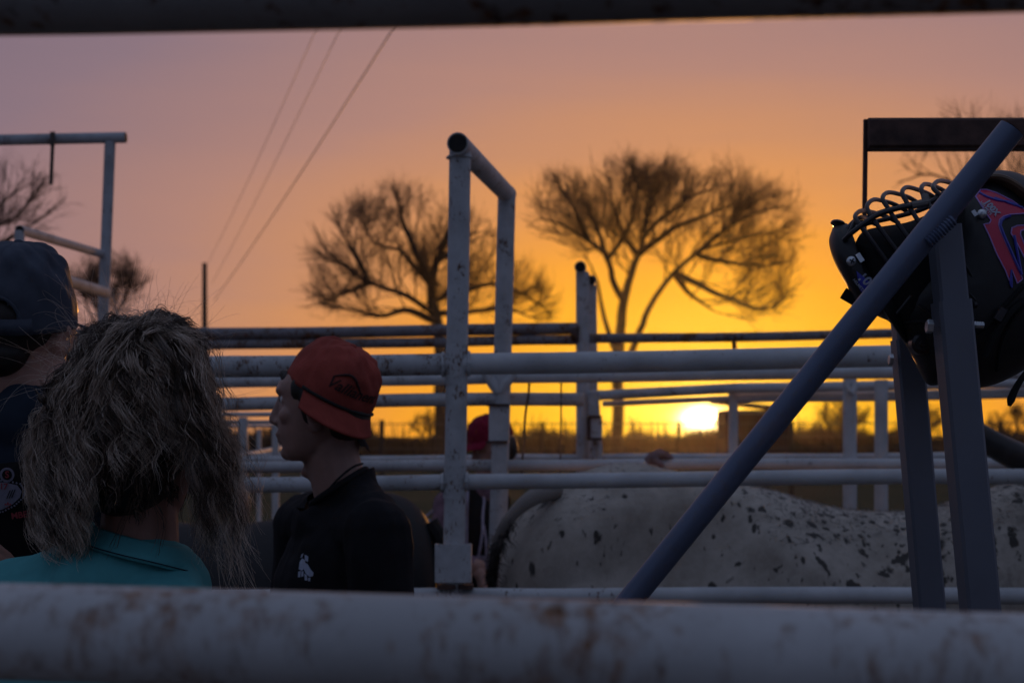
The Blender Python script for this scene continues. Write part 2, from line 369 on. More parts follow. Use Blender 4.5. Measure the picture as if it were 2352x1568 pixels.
def fuse(name, mb, voxel, m, parent=None, smooth=8, dents=(), noise_amp=0.0):
    """melt overlapping closed pieces into one continuous surface"""
    me = bpy.data.meshes.new('tmp'); me.from_pydata(mb.v, [], mb.f); me.update()
    bm = bmesh.new(); bm.from_mesh(me); bmesh.ops.recalc_face_normals(bm, faces=bm.faces); bm.to_mesh(me); bm.free()
    o = bpy.data.objects.new('tmp', me); COL.objects.link(o)
    r = o.modifiers.new('r', 'REMESH'); r.mode = 'VOXEL'; r.voxel_size = voxel
    s = o.modifiers.new('s', 'SMOOTH'); s.iterations = smooth; s.factor = 0.5
    dg = bpy.context.evaluated_depsgraph_get()
    me2 = bpy.data.meshes.new_from_object(o.evaluated_get(dg))
    bpy.data.objects.remove(o); bpy.data.meshes.remove(me)
    if dents:
        n = len(me2.vertices); co = np.empty(n * 3); me2.vertices.foreach_get('co', co); co = co.reshape(-1, 3)
        for c, r_, vec in dents:
            d2 = ((co - np.array(c)) ** 2).sum(1); co += np.exp(-d2 / (r_ * r_))[:, None] * np.array(vec)[None, :]
        me2.vertices.foreach_set('co', co.ravel()); me2.update()
    return link(name, me2, m, parent, True, 0)
def wrinkle(o, amp, freq, stretch=(1, 1, 1), seed=0.0):
    """soft cloth creases pushed along the normals"""
    from mathutils import noise as mn
    me = o.data; nrm = [v.normal.copy() for v in me.vertices]
    for v, n in zip(me.vertices, nrm):
        q = Vector((v.co.x * stretch[0], v.co.y * stretch[1], v.co.z * stretch[2])) * freq + Vector((seed, seed * 2, 0))
        a = 1.0 - abs(mn.noise(q)) * 2.2; b = mn.noise(q * 2.3 + Vector((5, 1, 2)))
        v.co += n * amp * (0.75 * a + 0.45 * b)
    me.update()
def fast_mesh(name, verts, quads, m, parent=None, tri=False):
    me = bpy.data.meshes.new(name); k = quads.shape[1]; nf = len(quads)
    me.vertices.add(len(verts)); me.vertices.foreach_set('co', verts.astype(np.float32).ravel())
    me.loops.add(nf * k); me.loops.foreach_set('vertex_index', quads.astype(np.int32).ravel())
    me.polygons.add(nf); me.polygons.foreach_set('loop_start', np.arange(0, nf * k, k, dtype=np.int32))
    me.polygons.foreach_set('use_smooth', np.ones(nf, dtype=bool))
    me.update(calc_edges=True)
    return link(name, me, m, parent, False)
def strands(name, P, R, m, parent=None, sides=3):
    """P (S,K,3) strand points, R (S,K) radii -> one mesh of thin tubes"""
    S, K, _ = P.shape
    T = np.gradient(P, axis=1); T /= np.linalg.norm(T, axis=2, keepdims=True) + 1e-9
    ref = np.where(np.abs(T[..., 2:3]) > 0.9, np.array([1.0, 0, 0]), np.array([0, 0, 1.0]))
    A = np.cross(T, ref); A /= np.linalg.norm(A, axis=2, keepdims=True) + 1e-9; B = np.cross(T, A)
    ang = 2 * np.pi * np.arange(sides) / sides
    V = P[:, :, None, :] + R[:, :, None, None] * (A[:, :, None, :] * np.cos(ang)[None, None, :, None] + B[:, :, None, :] * np.sin(ang)[None, None, :, None])
    idx = np.arange(S * K * sides).reshape(S, K, sides); nx = np.roll(idx, -1, axis=2)
    Q = np.stack([idx[:, :-1], nx[:, :-1], nx[:, 1:], idx[:, 1:]], axis=-1).reshape(-1, 4)
    return fast_mesh(name, V.reshape(-1, 3), Q, m, parent)
def smooth_path(pts, k):
    """Catmull-Rom through pts, k samples"""
    P = np.array([list(p) for p in pts], float); n = len(P)
    E = np.vstack([2 * P[0] - P[1], P, 2 * P[-1] - P[-2]]); out = []
    for t in np.linspace(0, n - 1 - 1e-6, k):
        i = int(t); u = t - i; a, b, c, d = E[i], E[i + 1], E[i + 2], E[i + 3]
        out.append(0.5 * ((2 * b) + (-a + c) * u + (2 * a - 5 * b + 4 * c - d) * u * u + (-a + 3 * b - 3 * c + d) * u ** 3))
    return np.array(out)
def pipe(name, p0, p1, r, m, parent, n=20, bore=False):
    mb = MB(); p0, p1 = Vector(p0), Vector(p1); k = max(2, int((p1 - p0).length / 0.25) + 1)
    q = [p0.lerp(p1, i / (k - 1)) for i in range(k)]
    if name == 'rail' and k > 4:                                   # old pipe is never dead straight
        ph = p0.z * 37 + p0.x * 5
        for i in range(1, k - 1): q[i].z += 0.0028 * math.sin(i * 0.9 + ph) + 0.002 * math.sin(i * 0.37 + ph * 2)
    mb.tube(q, r, n); o = mb.build(name, m, parent)
    if bore:
        d = (p0 - p1).normalized(); MB().pipe_end(p0, d, r * 0.86).build('bore_shade_disc', M['bore_shade'], o, False)
    return o
def weld(parent, c, r, axis=(1, 0, 0), m=None):
    mb = MB(); c = Vector(c); axis = Vector(axis).normalized(); a = axis.orthogonal().normalized(); b = axis.cross(a)
    pts = [c + (a * math.cos(t) + b * math.sin(t)) * r for t in [2 * math.pi * i / 24 for i in range(25)]]
    mb.tube(pts, [0.0045 + 0.0012 * math.sin(i * 2.3) for i in range(25)], 6); return mb.build('weld_bead', m or M['white_paint'], parent)
# ------------------------------------------------------------------ ground
def ground_mat():
    m, n, l, p = new_mat('winter_pasture')
    v = coords(n, l)
    a = cramp(n, l, noise(n, l, v, 0.12, 6, 0.6), [(0.35, (0.045, 0.05, 0.022)), (0.65, (0.085, 0.075, 0.042))])
    b = cramp(n, l, noise(n, l, v, 3.0, 6, 0.7), [(0.35, (0.03, 0.034, 0.015)), (0.7, (0.10, 0.085, 0.05))])
    l.new(mixc(n, l, 0.5, a, b), p.inputs['Base Color']); p.inputs['Roughness'].default_value = 0.95
    p.inputs['Specular IOR Level'].default_value = 0.1
    bump(n, l, p, noise(n, l, v, 6, 6, 0.7), 0.8, 0.1)
    return m
def dirt_mat():
    m, n, l, p = new_mat('trampled_dirt')
    v = coords(n, l)
    l.new(cramp(n, l, noise(n, l, v, 2.2, 8, 0.65), [(0.3, (0.075, 0.055, 0.042)), (0.7, (0.16, 0.125, 0.10))]), p.inputs['Base Color'])
    p.inputs['Roughness'].default_value = 0.95
    bump(n, l, p, noise(n, l, v, 9, 8, 0.7), 0.9, 0.05)
    return m
def sheet(name, x0, x1, y0, y1, z, nx, ny, m, amp=0.0, seed=1):
    rng = np.random.default_rng(seed); xs = np.linspace(x0, x1, nx); ys = np.linspace(y0, y1, ny)
    ph = rng.uniform(0, 6.28, 6); X, Yg = np.meshgrid(xs, ys)
    Z = z + amp * (np.sin(X * 0.05 + ph[0]) * np.cos(Yg * 0.04 + ph[1]) + 0.5 * np.sin(X * 0.13 + ph[2] + Yg * 0.09))
    V = np.stack([X, Yg, Z], -1).reshape(-1, 3); i = np.arange(nx * ny).reshape(ny, nx)
    Q = np.stack([i[:-1, :-1], i[:-1, 1:], i[1:, 1:], i[1:, :-1]], -1).reshape(-1, 4)
    return tag(fast_mesh(name, V, Q, m), kind='structure')
sheet('ground', -900, 900, -300, 1500, -0.01, 90, 90, ground_mat())
sheet('dirt_yard', -14, 14, -8, 22, 0.0, 60, 60, dirt_mat(), 0.0)

# ------------------------------------------------------------------ near pipe fence that frames the view
YL, YR = 0.885, 0.812
near = thing('pipe_fence', 'blurred near white pipe fence whose two rails frame the view above and below', 'fence', (0, 0.85, 0))
def near_line(pyl, pyr, r, name, m):
    a, b = at(0, pyl, YL), at(2352, pyr, YR); d = (b - a)
    return pipe(name, a - d * 1.6, b + d * 1.2, r, m, near, 28)
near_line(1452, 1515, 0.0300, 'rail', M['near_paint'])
near_line(-42, -100, 0.0300, 'rail', M['top_rail_shade'])
a, b = at(0, 1452, YL), at(2352, 1515, YR); d = b - a
for zz in (1.02, 0.62):
    q0, q1 = a - d * 1.6, b + d * 1.2; pipe('rail', (q0.x, q0.y, zz), (q1.x, q1.y, zz), 0.03, M['near_paint'], near, 20)
for s in (-1.6, 2.2):
    q = a + d * s; pipe('post', (q.x, q.y, 0), (q.x, q.y, 2.2), 0.036, M['near_paint'], near, 20)

# ------------------------------------------------------------------ bucking chute: front fence, overhead pipe and back fence
YA, YB = 3.9, 4.72
chute = thing('bucking_chute', 'white pipe bucking chute with rust spots and a tall square hoop of posts', 'cattle chute', (at(1045, 1010, YA).x, YA, 0))
W = M['white_paint']
def railpx(parent, name, p0, p1, Y0, Y1, r, m, ext0=0.0, ext1=0.0, n=18):
    a, b = at(p0[0], p0[1], Y0), at(p1[0], p1[1], Y1); u = (b - a).normalized()
    return pipe(name, a - u * ext0, b + u * ext1, r, m, parent, n)
# front post
ft = at(1057, 334, YA); fb = at(1042, 1345, YA); u = (fb - ft).normalized()
pipe('post', ft, fb + u * (fb.z / -u.z), 0.030, W, chute)
MB().tube([at(1050, 790, YA), at(1049, 815, YA), at(1048, 862, YA), at(1047, 885, YA)], [0.0303, 0.0312, 0.0312, 0.0303], 20).build('weld_collar', M['rusty_white'], chute)
MB().tube([at(1046, 1068, YA), at(1045, 1090, YA), at(1044, 1122, YA), at(1043, 1145, YA)], [0.0303, 0.0310, 0.0310, 0.0303], 20).build('weld_collar', M['rusty_white'], chute)
bt = at(1164, 448, YB); bb = at(1148, 1075, YB); u = (bb - bt).normalized()
pipe('post', bt, bb + u * (bb.z / -u.z), 0.0300, W, chute)
ht = at(1051, 329, YA - 0.055); hb = at(1165, 446, YB + 0.03)
pipe('hoop_pipe', ht, hb, 0.0295, W, chute, 24, True)
MB().ell(hb, (0.031, 0.031, 0.031)).build('elbow', W, chute)
# front rails
def frail(yl, yc, yr, r, xl=-400, name='rail', m=W):
    c = at(1046, yc, YA + 0.004)
    pipe(name, at(xl, yc + (yl - yc) * (1046 - xl) / 566.0, YA + 0.004), c, r, M['rusty_white'] if r > 0.025 else m, chute)
    pipe(name, c, at(3000, yc + (yr - yc) * (3000 - 1046) / 1004.0, YA + 0.004), r, M['clean_paint'] if m is W else m, chute)
frail(843, 836, 821, 0.0300)
frail(1112, 1106, 1096, 0.0215)
frail(1372, 1368, 1366, 0.0230)
for px, py, r in ((1018, 837, 0.031), (1077, 835, 0.031), (1016, 1108, 0.023), (1072, 1105, 0.023)):
    weld(chute, at(px, py, YA), r, (1, 0, 0))
weld(chute, at(1055, 362, YA), 0.031, (0, 0, 1))
for zz in (0.72, 0.32):
    pipe('rail', (-2.4, YA, zz), (2.6, YA, zz), 0.0215, W, chute)
for px in (-380, 2700):
    p = at(px, 800, YA); pipe('post', (p.x, YA, 0), (p.x, YA, p.z + 0.03), 0.030, W, chute)
# latch plate on the front post
c = at(1041, 1293, YA - 0.034)
MB().box(c, (0.098, 0.008, 0.104)).box(c + Vector((-0.046, 0.012, 0)), (0.008, 0.03, 0.104)).box(c + Vector((0.046, 0.012, 0)), (0.008, 0.03, 0.104)).build('latch_plate', W, chute, False)
MB().box(at(1026, 1346, YA - 0.02), (0.05, 0.05, 0.012)).box(at(1070, 1346, YA - 0.02), (0.04, 0.05, 0.012)).build('latch_foot', M['rust'], chute, False)
# back rails
def brail(x0, y0, x1, y1, r, m=W, Y=YB):
    railpx(chute, 'rail', (x0, y0), (x1, y1), Y, Y, r, m)
brail(-400, 898, 1150, 868, 0.0190)
brail(1150, 866, 2900, 848, 0.0205, M['clean_paint'])
brail(-400, 939, 1148, 916, 0.0225)
brail(1148, 916, 1340, 917, 0.0225, W, YB + 0.05)
brail(-400, 1079, 1148, 1068, 0.0190)
brail(1148, 1068, 2900, 1062, 0.0185, M['clean_paint'])
# slide sleeve and its bands on the back post
c = at(1146, 972, YB - 0.045)
MB().box(c, (0.066, 0.05, 0.118)).box(c + Vector((0, 0, -0.115)), (0.05, 0.05, 0.10)).build('slide_sleeve', W, chute, False)
MB().box(at(1143, 930, YB - 0.048), (0.074, 0.062, 0.007)).build('band', M['rust'], chute, False)
MB().box(at(1141, 1015, YB - 0.048), (0.070, 0.062, 0.009)).build('band', M['rust'], chute, False)
c = at(1146, 882, YB - 0.02)
MB().tube([c + Vector((-0.045, 0, 0.035)), c + Vector((-0.02, 0, 0.0)), c + Vector((-0.005, 0, -0.03))], [0.014, 0.018, 0.012], 8).tube([c + Vector((0.05, 0, 0.035)), c + Vector((0.02, 0, 0.0)), c + Vector((0.005, 0, -0.03))], [0.014, 0.018, 0.012], 8).build('gusset', W, chute)

# hanging rope ends
def rope(label, pts, r, m):
    mb = MB(); P = smooth_path(pts, 26); mb.tube([Vector(p) for p in P], r, 7); o = mb.build('rope', m); return tag(o, label, 'rope', 'rope ends hanging at the chute')
rope('dark bent rope end hanging beside the back post of the chute', [at(1216, 868, YB + 0.025), at(1214, 905, YB + 0.027), at(1207, 950, YB + 0.03), at(1204, 1000, YB + 0.03), at(1200, 1060, YB + 0.027), at(1198, 1110, YB + 0.02)], 0.0040, M['rope'])
rope('thin straight brown cord hanging between the back post and the double post', [at(1289, 868, YB + 0.03), at(1289, 930, YB + 0.03), at(1288, 1010, YB + 0.03), at(1286, 1120, YB + 0.03)], 0.0028, M['rope'])

# ------------------------------------------------------------------ rear pen behind the chute
YC = 6.3
pen = thing('pipe_pen', 'rear pipe pen with rust-dark double top rails and a capped double post', 'fence', (at(1340, 1010, YC).x, YC, 0))
R_ = M['rusty_paint']
def pr(x0, y0, x1, y1, r, m, Y0=YC, Y1=None, name='rail'):
    return railpx(pen, name, (x0, y0), (x1, y1), Y0, Y1 or Y0, r, m)
pr(-500, 781, 1338, 754, 0.0268, R_)
pr(-500, 805, 1338, 780, 0.0225, R_)
pr(1350, 777, 2700, 756, 0.0215, R_, YC + 0.02)
# double post: two posts one behind the other, each with the open end of an overhead pipe facing us
p = at(1338, 625, YC); pb_ = at(1340, 1066, YC)
pipe('post', (pb_.x, YC, 0), p, 0.0300, W, pen)
pipe('hoop_pipe', at(1333, 613, YC - 0.05), at(1335, 622, YC + 0.9), 0.0262, W, pen, 20, True)
p = at(1358, 655, YC + 0.25); pipe('post', at(1372, 2000, YC + 0.25), p, 0.0250, W, pen)
pipe('hoop_pipe', at(1357, 644, YC + 0.18), at(1359, 650, YC + 1.2), 0.0240, W, pen, 20, True)
pipe('brace', at(1362, 900, YC - 0.05), at(1374, 1090, YC - 0.05), 0.0260, W, pen)
c = at(1368, 982, YC - 0.11); MB().box(c, (0.055, 0.045, 0.085)).build('latch_box', W, pen, False)
for bx, by, sz in ((1366, 957, (0.058, 0.05, 0.012)), (1368, 1008, (0.066, 0.05, 0.011)), (1352, 984, (0.016, 0.05, 0.10))): MB().box(at(bx, by, YC - 0.115), sz).build('band', M['rust'], pen, False)
MB().tube([at(1316, 768, YC - 0.02), at(1329, 768, YC - 0.03)], 0.033, 16).build('collar', M['rust'], pen)
pr(1350, 909, 1690, 891, 0.0225, W); pr(1690, 891, 2900, 872, 0.0225, M['clean_paint'])
pr(1384, 927, 1690, 914, 0.0125, M['clean_paint'], YC + 0.05); pr(1690, 912, 2900, 894, 0.0235, M['clean_paint'], YC + 0.05)
pr(-500, 1064, 1338, 1053, 0.0200, W); pr(1345, 1052, 2900, 1042, 0.0190, M['clean_paint'])
pr(1345, 1068, 2900, 1060, 0.0190, M['clean_paint'], YC - 0.4)
def ppost(px, ytop, r, Y, m=M['clean_paint'], lean=0):
    a = at(px, ytop, Y); pipe('post', (a.x - lean, Y, 0), a, r, m, pen)
ppost(1684, 903, 0.0215, YC + 0.05)
ppost(1952, 866, 0.0285, YC - 0.35); ppost(2024, 872, 0.0290, YC - 0.1)
ppost(2900, 750, 0.030, YC); ppost(-480, 760, 0.030, YC)
MB().tube([at(1686, 782, YC), at(1687, 801, YC)], 0.0105, 8).build('stub', M['rust'], pen)
MB().tube([at(1942, 880, YC - 0.39), at(1952, 900, YC - 0.4)], 0.012, 8).tube([at(1968, 880, YC - 0.39), at(1957, 905, YC - 0.4)], 0.012, 8).build('gusset', M['clean_paint'], pen)

# ------------------------------------------------------------------ left hoop frame
YH = 6.4
hoop = thing('pipe_hoop', 'tall white pipe hoop at the far left with a dangling strap and two side arms', 'cattle chute', (at(245, 1010, YH).x, YH, 0))
pipe('hoop_pipe', at(289, 316, YH), at(-420, 330, YH), 0.0245, M['matte_white'], hoop, 20, True)
b0 = at(253, 326, YH); b1 = at(236, 760, YH); u = (b1 - b0).normalized()
pipe('post', b0, b1 + u * (b1.z / -u.z), 0.0245, M['matte_white'], hoop)
b0 = at(-400, 330, YH); pipe('post', (b0.x, YH, 0), b0, 0.0245, M['matte_white'], hoop)
pipe('side_arm', at(45, 528, 5.35), at(236, 584, YH), 0.0185, M['matte_white'], hoop, 18, True)
pipe('side_arm', at(20, 606, 5.1), at(244, 672, YH - 0.05), 0.0240, M['matte_white'], hoop, 18, True)
p = at(45, 530, 5.36); pipe('post', (p.x, p.y, 0), p, 0.0185, M['matte_white'], hoop)
mb = MB(); mb.bar(at(121, 330, YH - 0.03), at(117, 424, YH - 0.03), 0.016, 0.006, (0, 1, 0)); mb.bar(at(121, 303, YH - 0.03), at(120, 335, YH - 0.034), 0.022, 0.006, (0, 1, 0))
tag(mb.build('strap', M['rope'], None, False), 'dark strap end dangling from the left pipe hoop', 'strap')

# ------------------------------------------------------------------ small pale panels far left
YP = 8.6
panel = thing('livestock_panel', 'pale livestock panel of thin rails seen between the blonde hair and the red-capped face', 'fence', (at(600, 1010, YP).x, YP, 0))
def pp(x0, y0, x1, y1, r, Y0=YP, Y1=None): railpx(panel, 'rail', (x0, y0), (x1, y1), Y0, Y1 or Y0, r, M['clean_paint'])
pp(100, 955, 700, 950, 0.0150); pp(100, 972, 700, 967, 0.011); pp(100, 984, 700, 978, 0.011, YP + 0.4)
pp(100, 1062, 700, 1044, 0.018); pp(540, 1047, 700, 1020, 0.014, YP - 0.4, YP + 2.0)
for px, w, yy, Y in ((558, 0.029, 958, YP - 0.04), (633, 0.022, 975, YP - 0.04), (595, 0.016, 985, YP + 1.2), (350, 0.029, 955, YP), (702, 0.026, 950, YP)):
    a = at(px, yy, Y); pipe('post', (a.x, Y, 0), a, w, M['clean_paint'], panel)

# ------------------------------------------------------------------ rusty beam top right
YG = 2.95
beam = thing('gate_header', 'dark rusty square steel beam with a thin hanging end bar behind the helmet', 'steel beam', (at(2700, 1010, YG).x, YG, 0))
MB().bar(at(1990, 310, YG), at(2800, 309, YG), 0.05, 0.062, (0, 0, 1), 0.1).build('beam', M['rust'], beam, True, 0.3)
MB().bar(at(1988.5, 275, YG), at(1983, 690, YG), 0.0085, 0.010, (0, 1, 0), 0.1).build('end_bar', M['rust'], beam, True, 0.3)
p = at(2760, 309, YG); MB().bar((p.x, YG + 0.06, 0), (p.x, YG + 0.06, p.z + 0.04), 0.06, 0.06, (0, 1, 0)).build('post', M['rust'], beam, True, 0.3)

# ------------------------------------------------------------------ blue-grey stand: pipe on two telescoping legs
stand = thing('steel_stand', 'blue-grey coated steel stand with a slanting round pipe and two square legs', 'steel stand', (at(2230, 1010, 2.0).x, 2.05, 0))
BS = M['blue_steel']
q0, q1 = at(1462, 1360, 2.03), at(2324, 296, 1.90); u = (q0 - q1).normalized()
pipe('slant_pipe', q1, q1 + u * (q1.z / -u.z), 0.0180, BS, stand, 36, True)
def leg(x0, y0, x1, y1, xs, ys, Y, wi, wo):
    a, b = at(x0, y0, Y), at(x1, y1, Y); d = (b - a).normalized()
    s0 = a + d * ((ys - y0) / (y1 - y0) * (b - a).length)
    MB().bar(a, s0 + d * 0.2, wi, wi, (0, 1, 0), 0.09).build('inner_leg', M['grey_steel'], stand, True, 0.3)
    end = s0 + d * (s0.z / -d.z)
    mb = MB(); mb.bar(s0, end, wo, wo, (0, 1, 0), 0.09); o = mb.build('leg_sleeve', M['grey_steel'], stand, True, 0.3)
    MB().box((end.x, end.y, 0.006), (0.12, 0.12, 0.012)).build('foot_plate', BS, stand, False)
    return a, d, s0
a, d, s0 = leg(2168, 520, 2250, 1385, 2176, 692, 1.985, 0.0400, 0.0465)
a2, d2, s2 = leg(2070, 640, 2134, 1385, 2083, 779, 2.34, 0.0385, 0.0440)
# weld bead where the leg meets the slanting pipe
mb = MB(); w0, w1 = at(2131, 558, 1.914), at(2189, 503, 1.910)
pts = [w0.lerp(w1, i / 40) for i in range(41)]
mb.tube(pts, [0.0082 + 0.0014 * math.sin(i * 1.55) for i in range(41)], 10); mb.build('weld_bead', BS, stand)
mb = MB(); mb.bar(at(2150, 560, 2.0), at(2178, 470, 2.02), 0.03, 0.03, (0, 1, 0)).build('neck', BS, stand)
def hexbolt(c, axis, r, h, stem=0.0, sr=0.0):
    axis = Vector(axis).normalized(); c = Vector(c); mb = MB(); mb.tube([c, c + axis * h * 0.85, c + axis * h], [r, r, r * 0.86], 6)
    if stem: mb.tube([c + axis * h * (0.9 + 0.1 * i) if False else c + axis * (h + stem * i / 10) for i in range(11)], [sr * (1.0 if i % 2 else 0.9) for i in range(11)], 10)
    return mb.build('bolt', M['zinc'], stand, True, 0.4)
ax = Vector((1, 0, -0.06))
hexbolt(at(2212, 744, 1.985), ax, 0.0085, 0.012, 0.0165, 0.0052)
hexbolt(at(2141, 750, 1.975), -ax, 0.0100, 0.008)
hexbolt(at(2050, 826, 2.32), -ax, 0.0095, 0.006)

# ------------------------------------------------------------------ power line
YU = 52.0
pole = thing('utility_pole', 'slim dark utility pole standing on the horizon beyond the blonde hair', 'utility pole', at(470, 1010, YU) - Vector((0, 0, CZ)))
pt = at(470, 604, YU); MB().tube([(pt.x, YU, 0), (pt.x, YU, pt.z)], [0.13, 0.085], 12).build('shaft', M['wood_pole'], pole)
MB().tube([(pt.x, YU - 0.09, pt.z - 0.25), (pt.x, YU - 0.32, pt.z - 0.25)], 0.03, 8).build('insulator', M['tin'], pole)
def wire(label, p0, p1, r):
    a, b = Vector(p0), Vector(p1); d = b - a; far_ = a + d * 1.6
    pts = []
    for i in range(40):
        t = i / 39; q = a.lerp(far_, t); q.z -= 0.25 * math.sin(math.pi * t) ; pts.append(q)
    MBo = MB().tube(pts, r, 6); return tag(MBo.build('power_wire', M['power_wire']), label, 'power line', 'overhead wires running to the utility pole')
wire('thickest overhead wire, the rightmost where it leaves under the top rail', at(492, 690, YU), at(890, 50, 20.5), 0.0110)
wire('thin overhead wire, middle one of the three', at(486, 652, YU), at(772, 50, 20.5), 0.0062)
wire('thin overhead wire, leftmost of the three', at(478, 604, YU), at(718, 50, 20.5), 0.0058)

# ------------------------------------------------------------------ field fence, shed, brush
YF = 34.0
ff = thing('wire_fence', 'low wire field fence with slim posts crossing the pasture in the distance', 'fence', (0, YF, 0))
for i, px in enumerate((300, 585, 877, 1120, 1245, 1560, 1760, 1818, 2120, 2300, 2600)):
    a = at(px, 968 if px != 877 else 964, YF); MB().tube([(a.x, YF, 0), a], 0.06 if px in (877, 1818) else 0.035, 8).build('post', M['wood_pole'], ff)
for yy in (973, 1004, 1030, 1060):
    MB().tube([at(-200, yy + 3, YF), at(1100, yy, YF), at(2700, yy - 3, YF)], 0.013, 5).build('wire', M['wire'], ff)

YS = 66.0
shed = thing('shed', 'small dark brown shed with a sloping tin roof near the sun', 'shed', at(1756, 1010, YS) - Vector((0, 0, CZ)))
x0, x1 = at(1668, 0, YS).x, at(1816, 0, YS).x; zt = at(0, 941, YS).z
MB().box(((x0 + x1) / 2, YS + 1.5, zt / 2), (x1 - x0, 3.0, zt)).build('wall', M['barn'], shed, False)
mb = MB(); za, zb_ = at(0, 918, YS).z, at(0, 936, YS).z
mb.add([(x0 - 0.3, YS - 0.3, za), (x1 + 0.3, YS - 0.3, zb_), (x1 + 0.3, YS + 3.3, zb_), (x0 - 0.3, YS + 3.3, za), (x0 - 0.3, YS - 0.3, za - 0.12), (x1 + 0.3, YS - 0.3, zb_ - 0.12), (x1 + 0.3, YS + 3.3, zb_ - 0.12), (x0 - 0.3, YS + 3.3, za - 0.12)],
       [(0, 1, 2, 3), (7, 6, 5, 4), (0, 4, 5, 1), (1, 5, 6, 2), (2, 6, 7, 3), (3, 7, 4, 0)]).build('roof', M['tin'], shed, False)
MB().box(((x0 + x1) / 2, YS - 0.02, zt - 0.12), (x1 - x0, 0.05, 0.14)).build('eave_board', M['tin'], shed, False)
MB().box((x0 + 1.3, YS - 0.03, 0.95), (0.9, 0.05, 1.9)).build('door', M['wood_pole'], shed, False)

